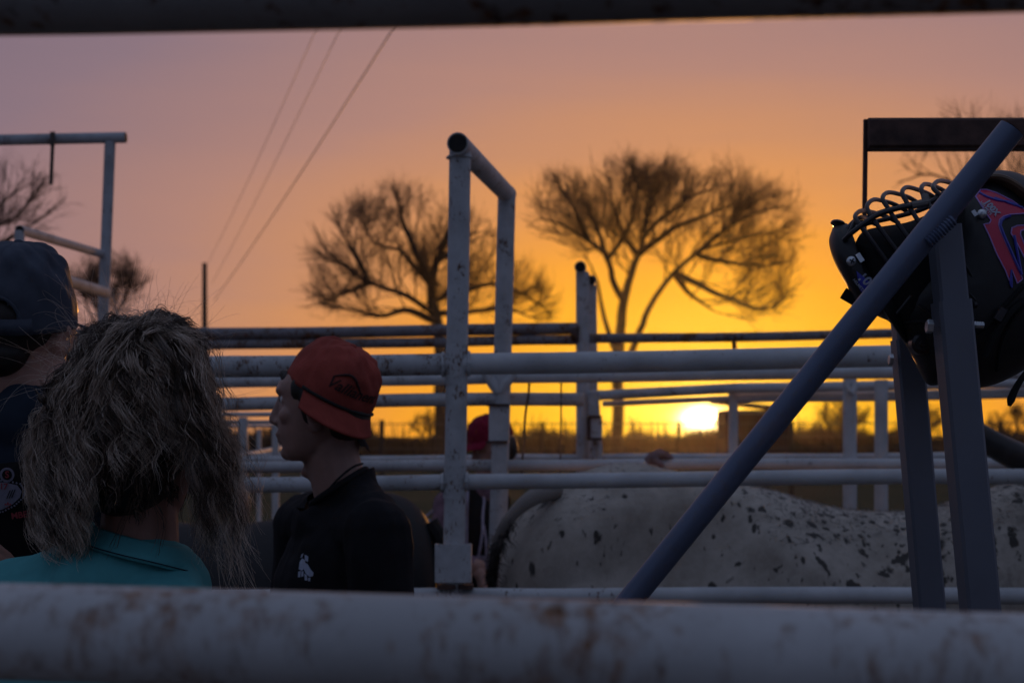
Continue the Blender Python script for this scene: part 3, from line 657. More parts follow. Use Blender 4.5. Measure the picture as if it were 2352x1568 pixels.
# ------------------------------------------------------------------ bare winter trees grown by space colonisation
def in_poly(P, poly):
    x, y = P[:, 0], P[:, 1]; r = np.zeros(len(P), bool); n = len(poly)
    for i in range(n):
        x0_, y0_ = poly[i]; x1_, y1_ = poly[(i + 1) % n]
        c = ((y0_ > y) != (y1_ > y)) & (x < (x1_ - x0_) * (y - y0_) / (y1_ - y0_ + 1e-12) + x0_); r ^= c
    return r
def bare_tree(name, label, Y, outline, limbs, seed, group='bare winter trees on the skyline', scale=1.0, r0=0.22, dens=1.0, thin=1.0):
    """limbs drawn as (px, py, depth offset) polylines, then forked three more times, kept inside the crown outline"""
    rng = np.random.default_rng(seed)
    b = at(limbs[0][0][0], limbs[0][0][1], Y); root = thing(name, label, 'tree', (b.x, Y, 0), group); s = Y / F
    def w(px, py, dy): return np.array([(px - 1176) * s, Y + dy, CZ + (HZ - py) * s])
    O = [((x - 1176) * s, CZ + (HZ - y) * s) for x, y in outline]
    cx = sum(o[0] for o in O) / len(O); cz = min(o[1] for o in O) - 0.6
    hw = (max(o[0] for o in O) - min(o[0] for o in O)) / 2
    def inside(p, slack):
        x, y = float(p[0] + slack[0]), float(p[2] + slack[1]); r = False; n = len(O)
        for i in range(n):
            x0_, y0_ = O[i]; x1_, y1_ = O[(i + 1) % n]
            if (y0_ > y) != (y1_ > y) and x < (x1_ - x0_) * (y - y0_) / (y1_ - y0_ + 1e-12) + x0_: r = not r
        return r
    thick_P, thick_R, tw_P, tw_R = [], [], [], []
    def branch(p, d, ln, r, level):
        n = (7, 6, 5, 4)[level - 1]; st = ln / (n - 1); pts = [p.copy()]; dirs = [d.copy()]; slack = rng.normal(0, 0.55, 2) * (0.6 if level < 3 else 1.0)
        curve = rng.normal(0, 0.10, 3)
        for k in range(1, n):
            d = d + curve * 0.5 + rng.normal(0, 0.06, 3) + np.array([0, 0, (0.03, 0.04, 0.06, 0.09)[level - 1]]); d /= np.linalg.norm(d)
            q = pts[-1] + d * st
            if not inside(q, slack): break
            pts.append(q); dirs.append(d.copy())
        m = len(pts)
        if m < 2: return
        R = np.linspace(r, r * 0.45, m)
        P_ = smooth_path(pts, n) if m > 2 else np.array([pts[0] + (pts[1] - pts[0]) * q for q in np.linspace(0, 1, n)])
        R = np.interp(np.linspace(0, 1, n), np.linspace(0, 1, m), R)
        K = 7; P7 = np.stack([np.interp(np.linspace(0, 1, K), np.linspace(0, 1, n), P_[:, c]) for c in range(3)], 1); R7 = np.interp(np.linspace(0, 1, K), np.linspace(0, 1, n), R)
        tw_P.append(P7[::2] if level > 1 else P7[[0, 2, 4, 6]]); tw_R.append(R7[::2])
        if level == 4: return
        cnt = max(1, int(rng.poisson((4.6, 4.4, 3.6)[level - 1] * dens * (m / n) ** 0.5)))
        for _ in range(cnt):
            u = rng.uniform(0.18, 1.0) * (m - 1); a = min(int(u), m - 2); f = u - a; q = pts[a] + (pts[a + 1] - pts[a]) * f; dd = dirs[a + 1]
            side = np.cross(dd, rng.normal(0, 1, 3)); side /= np.linalg.norm(side) + 1e-9; ang = rng.uniform(0.35, 0.85)
            nd = dd * math.cos(ang) + side * math.sin(ang) + np.array([0, 0, 0.10]); nd[1] *= 0.8; nd /= np.linalg.norm(nd)
            branch(q, nd, scale * (0, 1.55, 0.95, 0.60)[level] * rng.uniform(0.6, 1.3), (0, 0.018, 0.0092, 0.0056)[level] * thin, level + 1)
    for li, L in enumerate(limbs):
        P = [w(*p) for p in L]; ln = sum(np.linalg.norm(P[i + 1] - P[i]) for i in range(len(P) - 1)); k = max(6, int(ln / 0.4))
        if li == 0: P[0][2] = -0.1
        Q = smooth_path(P, k) + np.cumsum(rng.normal(0, 0.028, (k, 3)), 0)
        ra = r0 if li == 0 else r0 * rng.uniform(0.40, 0.62); rb = 0.05 if li == 0 else 0.034
        R = ra + (rb - ra) * np.linspace(0, 1, k) ** (1.7 if li == 0 else 1.15)
        MB().tube([Vector(p) for p in Q], list(R), 9).build('trunk' if li == 0 else 'limb', M['bark'], root)
        for _ in range(int(ln * (1.5 if li == 0 else 2.5) * dens / scale)):
            u = rng.uniform(0.25 if li == 0 else 0.12, 1.0) * (k - 1); a = min(int(u), k - 2); q = Q[a] + (Q[a + 1] - Q[a]) * (u - a)
            if not inside(q, (0, 0)) and rng.random() < 0.85: continue
            dd = Q[a + 1] - Q[a]; dd /= np.linalg.norm(dd); out = q - np.array([cx, Y, cz]); out /= np.linalg.norm(out) + 1e-9
            side = rng.normal(0, 1, 3); nd = dd * 0.5 + out * 0.5 + side * 0.52 + np.array([0, 0, 0.12]); nd /= np.linalg.norm(nd)
            branch(q, nd, scale * rng.uniform(1.3, 2.9), R[a] * 0.55 if R[a] < 0.09 else 0.048, 1)
        for _ in range(3): 
            dd = Q[-1] - Q[-2]; dd /= np.linalg.norm(dd); nd = dd + rng.normal(0, 0.3, 3); nd /= np.linalg.norm(nd); branch(Q[-1], nd, scale * rng.uniform(1.4, 2.4), rb * 0.8, 1)
    strands('crown', np.array(tw_P), np.array(tw_R), M['twig'], root, 3)
    return root

bare_tree('bare_tree', 'broad round bare tree with two leaning trunks beside the sun', 75.0,
    [(1222, 620), (1215, 520), (1228, 430), (1300, 400), (1370, 372), (1450, 372), (1530, 362), (1600, 375), (1650, 380), (1710, 420), (1760, 430), (1810, 470), (1822, 530), (1815, 590), (1832, 610), (1800, 650), (1808, 715), (1750, 768), (1680, 745), (1610, 720), (1570, 665), (1545, 640), (1500, 660), (1440, 640), (1390, 600), (1330, 590), (1260, 600)],
    [[(1418, 1085, 0), (1420, 980, 0), (1424, 860, 0), (1430, 760, 0), (1436, 690, 0), (1448, 640, 0.3), (1470, 580, 0.8), (1480, 530, 1.0), (1486, 480, 1.2)],
     [(1426, 860, 0), (1460, 770, -0.5), (1490, 700, -0.9), (1530, 640, -1.2), (1590, 590, -1.5), (1660, 565, -1.6), (1740, 545, -1.4)],
     [(1434, 695, 0), (1405, 640, -0.3), (1390, 590, -0.6), (1350, 560, -1.0), (1300, 530, -1.2), (1250, 510, -1.2)],
     [(1425, 830, 0), (1400, 765, 0.8), (1380, 700, 1.2), (1368, 640, 1.5), (1350, 600, 1.8)],
     [(1480, 540, 1.0), (1530, 490, 1.5), (1590, 450, 1.8), (1650, 420, 2.0)],
     [(1540, 632, -1.2), (1600, 660, -1.6), (1660, 690, -2.0), (1740, 720, -2.0), (1790, 690, -1.8)],
     [(1590, 590, -1.5), (1650, 600, 0.0), (1730, 610, 0.5), (1800, 610, 1.0)],
     [(1395, 600, -0.5), (1370, 520, 0.0), (1340, 460, 0.4)], [(1480, 530, 1.0), (1502, 460, 0.5), (1530, 400, 0.2)], [(1470, 580, 0.8), (1540, 530, -0.5), (1620, 500, -0.8), (1700, 465, -0.8)], [(1395, 600, -0.3), (1440, 540, -1.0), (1462, 460, -1.2), (1452, 400, -1.2)], [(1350, 560, -1.0), (1322, 500, -1.6), (1285, 440, -1.8)], [(1590, 590, -1.5), (1640, 545, -2.2), (1690, 515, -2.4), (1765, 490, -2.2)], [(1545, 635, -1.2), (1585, 680, -0.4), (1645, 720, 0.0)],
     [(1470, 580, 0.8), (1430, 520, 1.0), (1410, 440, 1.2)]], 11, r0=0.32, dens=1.10)
bare_tree('bare_tree', 'spreading bare tree with drooping left limbs behind the tall hoop', 72.0,
    [(705, 700), (720, 640), (706, 560), (760, 520), (790, 470), (850, 445), (925, 425), (1000, 435), (1060, 470), (1110, 490), (1150, 530), (1200, 570), (1250, 620), (1275, 680), (1270, 740), (1180, 745), (1040, 740), (900, 745), (820, 735), (740, 745)],
    [[(1012, 1085, 0), (1012, 900, 0), (1010, 780, 0), (1003, 730, 0), (990, 690, 0), (985, 640, 0.3), (1000, 590, 0.6), (1020, 540, 0.9), (1030, 490, 1.0)],
     [(1000, 725, 0), (950, 690, -0.5), (900, 670, -0.9), (850, 655, -1.1), (800, 625, -1.4), (760, 590, -1.5), (735, 540, -1.6)],
     [(985, 650, 0.3), (950, 610, 0.5), (915, 570, 0.8), (870, 560, 1.0), (840, 520, 1.2)],
     [(1005, 740, 0), (940, 720, -1.2), (880, 735, -1.6), (820, 720, -2.0)],
     [(992, 690, 0), (1060, 660, 0.8), (1130, 640, 1.0), (1200, 660, 1.2), (1255, 700, 1.4)],
     [(850, 655, -1.1), (800, 670, -0.6), (750, 690, -0.4)], [(985, 640, 0.3), (960, 580, -0.6), (932, 510, -0.9), (925, 455, -0.9)], [(1010, 565, 0.7), (1048, 505, 0.2), (1062, 465, 0.0)], [(850, 655, -1.1), (828, 600, -1.6), (790, 535, -1.8)],
     [(1000, 720, 0.0), (1080, 715, 0.8), (1160, 710, 1.0), (1220, 730, 1.2)],
     [(1000, 590, 0.6), (1050, 560, 1.5), (1100, 530, 1.9)]], 12, r0=0.36, dens=1.04)
bare_tree('bare_tree', 'bare tree cut by the left frame edge under the pipe hoop', 62.0,
    [(-320, 520), (-300, 420), (-200, 360), (-100, 330), (0, 340), (60, 365), (105, 410), (130, 450), (132, 500), (120, 540), (60, 560), (-60, 580), (-200, 580)],
    [[(-110, 1090, 0), (-108, 900, 0), (-100, 700, 0), (-90, 600, 0), (-60, 520, 0), (-10, 460, 0.3)],
     [(-95, 640, 0), (-20, 560, 0.5), (40, 520, 0.8), (90, 480, 1.0)],
     [(-98, 680, 0), (-170, 560, 0), (-230, 470, 0)],
     [(-70, 550, 0), (0, 500, 1.0), (50, 440, 1.4), (70, 400, 1.6)]], 13, r0=0.2, dens=0.85, scale=0.9)
bare_tree('bare_tree', 'upright shrubby bare tree behind the post of the left pipe hoop', 85.0,
    [(170, 745), (165, 680), (180, 610), (230, 575), (275, 572), (310, 600), (332, 640), (325, 690), (300, 745)],
    [[(240, 1080, 0), (240, 900, 0), (242, 780, 0), (240, 690, 0), (236, 630, 0)],
     [(241, 790, 0), (275, 700, 0.3), (300, 630, 0.5)], [(241, 800, 0), (205, 710, 0), (190, 650, 0)]], 14, r0=0.16, dens=1.25, scale=0.75, thin=1.3)
bare_tree('bare_tree', 'feathery bare tree rising behind the rusty beam and the helmet', 66.0,
    [(2060, 420), (2090, 380), (2120, 300), (2160, 262), (2220, 255), (2290, 250), (2330, 235), (2420, 230), (2520, 300), (2600, 420), (2560, 560), (2400, 560), (2250, 480), (2150, 460), (2080, 440)],
    [[(2400, 1090, 0), (2400, 900, 0), (2398, 700, 0), (2390, 560, 0), (2360, 450, 0), (2340, 350, 0)],
     [(2394, 600, 0), (2310, 500, 0.5), (2230, 420, 1.0), (2150, 390, 1.2), (2100, 410, 1.4)],
     [(2385, 540, 0), (2300, 430, -0.8), (2240, 350, -1.0), (2190, 290, -1.0)],
     [(2392, 580, 0), (2450, 450, 0.6), (2500, 380, 0.9)]], 15, r0=0.2, dens=0.85)

for px, w_, top, Y, sd, lb in ((1938, 62, 912, 96, 31, 'scrubby bare bush left of the paired pen posts near the sun'), (2122, 40, 925, 104, 32, 'small bare bush glimpsed between the two stand legs'), (2330, 60, 930, 110, 33, 'bare bush low on the horizon at the right edge'), (985, 58, 948, 110, 34, 'low bare bush on the horizon beside the tall front post')):
    bare_tree('bare_bush', lb, Y, [(px - w_, 1012), (px - w_ * 0.9, top + 40), (px - w_ * 0.4, top + 8), (px, top), (px + w_ * 0.5, top + 12), (px + w_, top + 45), (px + w_, 1012)],
        [[(px, 1010 + CZ * F / Y, 0), (px, 1012, 0), (px + 3, 985, 0), (px - 2, top + 22, 0)], [(px, 1015, 0), (px - w_ * 0.5, 985, 0.3), (px - w_ * 0.7, top + 45, 0.5)], [(px, 1012, 0), (px + w_ * 0.45, 985, -0.3), (px + w_ * 0.7, top + 50, -0.5)]], sd, 'bare bushes on the horizon', 0.62, 0.12, 1.15, 1.5)
def brush_line():
    rng = np.random.default_rng(5); S = []; Rr = []
    s = 1.0 / F
    n = 9500
    Yb = rng.uniform(118, 165, n); px = rng.uniform(-250, 2650, n)
    prof = 0.55 + 0.35 * np.sin(px * 0.011 + 1.0) + 0.3 * np.sin(px * 0.031 + 0.4) + 0.18 * np.sin(px * 0.083)
    prof = np.where((px > 1850) & (px < 2110), prof + 0.75 * np.exp(-((px - 1935) / 55.0) ** 2) + 0.35, prof)
    prof = np.where(px > 2150, prof + 0.15, prof); prof = np.where((px > 1450) & (px < 1640), prof * 1.15 + 0.25, prof)
    h = 1.75 + 0.95 * np.clip(prof, 0.05, 2.0) * rng.uniform(0.25, 1.2, n) + (rng.uniform(0, 1, n) > 0.93) * rng.uniform(0.3, 1.7, n)
    x = (px - 1176) * s * Yb
    K = 4; t = np.linspace(0, 1, K)
    lean = rng.normal(0, 0.16, (n, 2))
    P = np.zeros((n, K, 3))
    P[:, :, 0] = x[:, None] + lean[:, :1] * h[:, None] * t ** 1.4 + rng.normal(0, 0.05, (n, K)) * h[:, None] * t * 0.5
    P[:, :, 1] = Yb[:, None] + lean[:, 1:] * h[:, None] * t ** 1.4
    P[:, :, 2] = h[:, None] * t
    Rr = np.array([0.14, 0.10, 0.055, 0.02])[None, :] * rng.uniform(0.6, 1.3, (n, 1))
    o = strands('tree_line', P, Rr, M['brush'], None, 3)
    tag(o, 'low brown line of brush and far woods along the horizon', 'brush', None, 'stuff')
brush_line()
# ------------------------------------------------------------------ people
def frame(fwd, up=(0, 0, 1)):
    """columns: forward, left, up"""
    f = Vector(fwd).normalized(); u = Vector(up); u = (u - f * u.dot(f)).normalized(); l = u.cross(f)
    return Matrix((f, l, u)).transposed()
HEADROWS = [(790, 735, 785, 30), (806, 708, 815, 52), (832, 684, 838, 67), (860, 658, 850, 75), (880, 640, 856, 78), (896, 636, 856, 78),
            (914, 642, 853, 77), (940, 643, 846, 75), (962, 641, 836, 72), (985, 640, 820, 68), (1002, 643, 800, 64), (1016, 648, 778, 60),
            (1032, 651, 758, 55), (1046, 656, 742, 47), (1058, 664, 722, 33)]
HS = 1 / 1126.5
def head_geo(mb, o, R, k=1.0):
    """head and face fused later; o = head centre, R = frame"""
    def L(x, y, z): return o + R @ Vector((x * k, y * k, z * k))
    rr_ = []
    for py, fr, bk, hw in HEADROWS:
        z = (920 - py) * HS; x1 = (745 - fr) * HS; x0 = (745 - bk) * HS; w = hw / 1000.0
        c, a = (x0 + x1) / 2, (x1 - x0) / 2; ring = []
        for j in range(32):
            t = 2 * math.pi * j / 32; cx, sx_ = math.cos(t), math.sin(t)
            e = 0.80
            ring.append(L(c + a * math.copysign(abs(cx) ** e, cx), w * math.copysign(abs(sx_) ** 0.92, sx_), z))
        rr_.append(ring)
    mb.rings(rr_)
    def P(px, py, y=0): return L((745 - px) * HS, y, (920 - py) * HS)
    mb.chain([P(646, 914), P(636, 940), P(629, 962)], [0.0075 * k, 0.009 * k, 0.0115 * k], 10)          # nose
    mb.capsule(P(629, 966), P(641, 974), 0.0085 * k, 0.007 * k, 10)
    for s in (-1, 1):
        mb.capsule(P(637, 969, s * 0.011), P(648, 968, s * 0.015), 0.0075 * k, 0.007 * k, 10)
        mb.capsule(P(643, 897, s * 0.012), P(652, 896, s * 0.040), 0.0085 * k, 0.008 * k, 10)            # brow
        mb.ell(P(670, 955, s * 0.046), (0.020 * k, 0.015 * k, 0.018 * k), R)                             # cheekbone
        mb.ell(P(657, 921, s * 0.032), (0.008 * k, 0.016 * k, 0.006 * k), R)                             # lids
        E = R @ Matrix.Rotation(s * 0.32, 3, 'Z') @ Matrix.Rotation(0.18, 3, 'Y')
        mb.ell(P(736, 960, s * 0.083), (0.017 * k, 0.007 * k, 0.031 * k), E)                             # ear
        mb.ell(P(731, 980, s * 0.077), (0.010 * k, 0.006 * k, 0.012 * k), E)
    mb.capsule(P(642, 997, -0.018), P(642, 997, 0.018), 0.0065 * k, None, 10)                            # lips
    mb.capsule(P(647, 1012, -0.015), P(647, 1012, 0.015), 0.0070 * k, None, 10)
    mb.ell(P(662, 1040), (0.016 * k, 0.020 * k, 0.015 * k), R)                                           # chin
    dents = []
    for s in (-1, 1):
        dents.append((P(646, 918, s * 0.030), 0.014 * k, R @ Vector((-0.0055 * k, 0, 0))))
        dents.append((P(734, 959, s * 0.091), 0.011 * k, R @ Vector((0.0, -s * 0.006 * k, 0))))
    dents.append((P(640, 1005), 0.006 * k, R @ Vector((-0.004 * k, 0, 0))))
    return L, P, dents
def eyes(root, P, R, k=1.0):
    for s in (-1, 1):
        c = P(661, 919, s * 0.032); e = MB().ell(c, (0.0112 * k,) * 3).build('eye', M['eye'], root)
        MB().ell(c + R @ Vector((0.0085 * k, 0, 0)), (0.0038 * k, 0.0055 * k, 0.0055 * k), R).build('iris', M['black_trim'], e)
def hand(mb, wrist, d, palm_n, side, k=1.0, curl=0.5):
    """palm, four bent fingers and a thumb; d = along the hand, palm_n = out of the palm"""
    d = Vector(d).normalized(); nrm = Vector(palm_n); nrm = (nrm - d * nrm.dot(d)).normalized(); w = d.cross(nrm) * side
    wr = Vector(wrist)
    mb.capsule(wr, wr + d * 0.03 * k, 0.024 * k, 0.026 * k, 10)
    for i in range(4):
        t = (i - 1.5) * 0.0195 * k
        b = wr + d * 0.09 * k + w * t
        mb.capsule(wr + d * 0.03 * k + w * t * 0.7, b, 0.0145 * k, 0.0105 * k, 8)
        ln = (0.041, 0.046, 0.043, 0.034)[i] * k; dd = d.copy(); p = b
        for q in range(3):
            a = curl * (0.6, 0.9, 0.7)[q]; dd = (dd * math.cos(a) + nrm * math.sin(a)).normalized()
            e = p + dd * ln * (1.0, 0.7, 0.55)[q]; mb.capsule(p, e, (0.0098 - q * 0.0009) * k, (0.0090 - q * 0.0009) * k, 8); p = e
    b = wr + d * 0.035 * k - w * 0.026 * k; e = b + (d * 0.5 - w * 0.6 + nrm * 0.5).normalized() * 0.042 * k
    mb.capsule(b, e, 0.0135 * k, 0.0115 * k, 8); mb.capsule(e, e + (d * 0.8 - w * 0.1 + nrm * 0.5).normalized() * 0.032 * k, 0.011 * k, 0.009 * k, 8)
def legs(root, pel, fwd, lat, m_tr, m_boot, k=1.0, spread=0.10):
    """trousers and boots from the pelvis down to the ground"""
    mb = MB(); fwd = Vector(fwd); lat = Vector(lat); pel = Vector(pel)
    mb.ell(pel + Vector((0, 0, 0.02)), (0.17 * k, 0.115 * k, 0.14 * k), Matrix((lat, fwd, Vector((0, 0, 1)))).transposed())
    boots = []
    for s in (-1, 1):
        hip = pel + lat * s * 0.09 * k + Vector((0, 0, -0.04)); knee = hip.lerp(Vector((hip.x, hip.y, 0)), 0.50) + lat * s * spread * 0.2 + fwd * 0.025
        ank = Vector((hip.x, hip.y, 0.09)) + lat * s * spread * 0.4 - fwd * 0.02
        mb.chain([hip, knee, ank], [0.088 * k, 0.062 * k, 0.050 * k]); boots.append(ank)
    fuse('trousers', mb, 0.014, m_tr, root, 6)
    for a in boots:
        b = MB(); b.capsule(a + Vector((0, 0, 0.05)), a + Vector((0, 0, -0.03)), 0.048, 0.044); b.capsule(Vector((a.x, a.y, 0.042)) - fwd * 0.03, Vector((a.x, a.y, 0.036)) + fwd * 0.15, 0.042, 0.034)
        fuse('boot', b, 0.009, m_boot, root, 4)

def cap_geo(root, c, u, f, rl, rw, h, mat, brim_len=0.07, brim_drop=0.030, opening=False, rope=False, wrinkle=0.0035, seed=1, brim_tilt=0.0, bulge=0.0, brim_span=72):
    """ball cap: c centre of the band plane, u crown axis, f towards the brim"""
    u = Vector(u).normalized(); f = Vector(f); f = (f - u * f.dot(u)).normalized(); s = u.cross(f)
    rng = np.random.default_rng(seed); ph = rng.uniform(0, 6.28, 8)
    NU, NV = 120, 30
    def pt(t, v, off=0.0):
        a = v * math.pi / 2
        rad = math.cos(a) ** 0.62; z = math.sin(a) ** 0.92
        seam = abs(((t / (2 * math.pi) * 6 + 0.5) % 1.0) - 0.5)
        dent = -0.0016 * math.exp(-(seam / 0.035) ** 2) * (1 - v * 0.3)
        wr = wrinkle * (math.sin(4 * t + 7 * v + ph[0]) * math.sin(9 * v + ph[1] + t) + 0.7 * math.sin(7 * t - 11 * v + ph[2]) * math.sin(5 * v + ph[3]) + 0.4 * math.sin(15 * t + 17 * v + ph[4])) * min(1, v * 2.2) * (1 - v ** 6)
        front = max(0.0, math.cos(t)) ** 2
        rad *= 1 + bulge * front * math.sin(math.pi * min(1, v * 1.3))
        q = off + dent + wr
        return c + f * (math.cos(t) * (rl * rad + q)) + s * (math.sin(t) * (rw * rad + q)) + u * (h * z + q * z)
    vs_, fs_ = [], []
    for i in range(NV):
        v = i / NV
        for j in range(NU): vs_.append(pt(2 * math.pi * j / NU, v))
    top = len(vs_); vs_.append(c + u * h)
    for i in range(NV - 1):
        for j in range(NU):
            if opening:
                t = 2 * math.pi * (j + 0.5) / NU; ang = abs(t - math.pi) * rl; zz = h * math.sin((i + 0.5) / NV * math.pi / 2) ** 0.92
                if (ang / 0.040) ** 2 + (max(0, zz - 0.017) / 0.040) ** 2 < 1 and zz > 0.017: continue
            fs_.append((i * NU + j, i * NU + (j + 1) % NU, (i + 1) * NU + (j + 1) % NU, (i + 1) * NU + j))
    for j in range(NU): fs_.append(((NV - 1) * NU + j, (NV - 1) * NU + (j + 1) % NU, top))
    mb = MB(); mb.add(vs_, fs_)
    cap = mb.build('cap', mat, root, True, 0)
    so_ = cap.modifiers.new('thickness', 'SOLIDIFY'); so_.thickness = 0.0022; so_.offset = 1.0
    MB().ell(c + u * (h + 0.002), (0.0075, 0.0075, 0.0045), Matrix((f, s, u)).transposed()).build('button', mat, cap)
    # brim
    NA, NB = 40, 10; vs_, fs_ = [], []
    A0 = math.radians(brim_span)
    for i in range(NA + 1):
        t = -A0 + 2 * A0 * i / NA
        for k in range(NB + 1):
            b = k / NB; ext = brim_len * b * max(0.04, math.cos(t * 0.98)) ** 0.55
            x = math.cos(t) * rl * 0.99 + ext * 1.0; y = math.sin(t) * rw * 0.99 * (1 + 0.10 * b)
            drop = -brim_drop * (y / rw) ** 2 * b ** 0.7 - brim_tilt * ext - 0.004 * b
            vs_.append(c + f * x + s * y + u * (drop + 0.003))
    for i in range(NA):
        for k in range(NB): a = i * (NB + 1) + k; fs_.append((a, a + 1, a + NB + 2, a + NB + 1))
    br = MB().add(vs_, fs_).build('brim', mat, cap, True, 0)
    so_ = br.modifiers.new('thickness', 'SOLIDIFY'); so_.thickness = 0.004; so_.offset = 0.0
    if rope:
        pts = [pt(t, 0.02, 0.0045) for t in np.linspace(-A0 * 1.02, A0 * 1.02, 50)]
        MB().tube(pts, 0.0035, 8).build('cord', M['black_trim'], cap)
    if opening:
        ts = np.linspace(math.pi - 0.62, math.pi + 0.62, 24); vs_ = [pt(t, v, 0.004) for t in ts for v in (0.0, 0.10)]
        st = MB().add(vs_, [(2 * i, 2 * i + 2, 2 * i + 3, 2 * i + 1) for i in range(23)]).build('back_strap', mat, cap, True, 0)
        so_ = st.modifiers.new('thickness', 'SOLIDIFY'); so_.thickness = 0.002
        pts = []
        for i in range(25):
            a = math.pi * i / 24; ang = math.pi + 0.044 * math.cos(a) / rl; zz = 0.017 + 0.043 * math.sin(a)
            v = (math.asin(min(1, (zz / h)) ** (1 / 0.92))) / (math.pi / 2); pts.append(pt(ang, v, 0.002))
        MB().tube(pts, 0.003, 8).build('opening_trim', mat, cap)
    return cap, pt, (u, f, s)

def text_mesh(body, size, shear=0.0, bold=0.0):
    cu = bpy.data.curves.new('txt', 'FONT'); cu.body = body; cu.size = size; cu.shear = shear; cu.offset = bold; cu.align_x = 'CENTER'; cu.align_y = 'CENTER'; cu.resolution_u = 3
    o = bpy.data.objects.new('txt', cu); COL.objects.link(o); dg = bpy.context.evaluated_depsgraph_get()
    me = bpy.data.meshes.new_from_object(o.evaluated_get(dg)); bpy.data.objects.remove(o); bpy.data.curves.remove(cu)
    return me
def map_mesh(me, fn, name, m, parent, cuts=0):
    """bend a flat (x, y) mesh onto a surface with fn(x, y) -> world point"""
    bm = bmesh.new(); bm.from_mesh(me); bmesh.ops.triangulate(bm, faces=bm.faces)
    for _ in range(cuts): bmesh.ops.subdivide_edges(bm, edges=bm.edges, cuts=1, use_grid_fill=True)
    for v in bm.verts: v.co = fn(v.co.x, v.co.y)
    bm.to_mesh(me); bm.free()
    return link(name, me, m, parent, False)
def poly_mesh(loops, cuts=3):
    me = bpy.data.meshes.new('poly'); vs_, fs_ = [], []
    for L in loops:
        o = len(vs_); vs_ += [(x, y, 0) for x, y in L]; fs_.append(tuple(range(o, o + len(L))))
    me.from_pydata(vs_, [], fs_); me.update(); return me

# ---- man in the faded red cap, in profile --------------------------------------------------
YM = 2.9
man = thing('person', 'man in faded red backward cap and black shirt seen in profile facing left', 'person', (at(790, 0, YM).x, YM, 0))
hc = at(745, 920, YM); Rm = frame((-1, 0.0, 0))
mb = MB(); L, P, dn = head_geo(mb, hc, Rm)
nk = at(770, 1120, YM)
mb.chain([at(765, 985, YM), at(764, 1055, YM), at(790, 1150, YM)], [0.058, 0.056, 0.060])
mb.capsule(at(722, 1040, YM), at(722, 1090, YM), 0.030, 0.016)       # throat
mb.ell(at(702, 1084, YM), (0.010, 0.010, 0.012))
# arms under the sleeves and the hands
SN, SFr = at(868, 1222, 2.74), at(700, 1205, 3.06)
mb.capsule(SN, SFr, 0.055, 0.055); mb.capsule(at(796, 1150, YM), (SN + SFr) / 2 + Vector((0, 0, -0.15)), 0.050, 0.085)
eN = SN + Vector((0.02, -0.03, -0.30)); wN = eN + Vector((-0.17, -0.05, -0.17)); eF = SFr + Vector((-0.03, 0.03, -0.30)); wF = eF + Vector((-0.20, -0.08, -0.12))
mb.chain([SN, eN, wN], [0.050, 0.040, 0.028]); mb.chain([SFr, eF, wF], [0.050, 0.040, 0.028])
hand(mb, wN, (wN - eN), (0.3, 0.9, -0.2), 1, 1, 0.4); hand(mb, wF, (wF - eF), (0.3, -0.9, -0.2), -1, 1, 0.4)
mbody = fuse('body', mb, 0.0036, M['skin'], man, 5, dn); eyes(man, P, Rm)
# short dark hair below the cap
mb = MB(); mb.ell(at(786, 950, YM), (0.060, 0.083, 0.058)); mb.ell(at(752, 893, YM), (0.070, 0.0825, 0.034)); mb.ell(at(788, 982, YM), (0.046, 0.070, 0.036))
for s in (-1, 1): mb.ell(at(708, 918, YM + s * 0.070), (0.017, 0.013, 0.050)); mb.ell(at(682, 893, YM + s * 0.062), (0.014, 0.013, 0.026))
mb.ell(at(662, 872, YM), (0.013, 0.045, 0.020)); mb.ell(at(652, 858, YM - 0.02), (0.010, 0.016, 0.010))
fuse('hair', mb, 0.005, M['dark_hair'], man, 3)
# shirt
mb = MB(); fN = Vector((-0.87, -0.46, 0)); lat = Vector((-0.46, 0.87, 0))
mid = (SN + SFr) / 2; Rt = Matrix((fN, lat, Vector((0, 0, 1)))).transposed()
mb.ell(mid + Vector((0.005, 0, -0.13)), (0.125, 0.175, 0.20), Rt); mb.ell(mid + Vector((0.015, 0, -0.36)), (0.115, 0.165, 0.24), Rt); mb.ell(mid + fN * 0.04 + Vector((0, 0, -0.13)), (0.09, 0.14, 0.13), Rt)
mb.capsule(SN, SFr, 0.062, 0.064); mb.capsule(at(824, 1142, YM + 0.01), SN, 0.046, 0.064); mb.capsule(at(770, 1162, YM + 0.05), SFr, 0.045, 0.066)
mb.capsule(at(818, 1160, YM), mid, 0.048, 0.10)
mb.capsule(SN, SN.lerp(eN, 0.72), 0.066, 0.066); mb.capsule(SFr, SFr.lerp(eF, 0.72), 0.066, 0.062)
dn2 = []; mb.capsule(at(775, 1050, YM), at(798, 1172, YM), 0.067, 0.072)
shirt = fuse('shirt', mb, 0.005, M['black_cloth'], man, 6, dn2); wrinkle(shirt, 0.0055, 9.0, (1.2, 1.2, 0.6), 3.0)
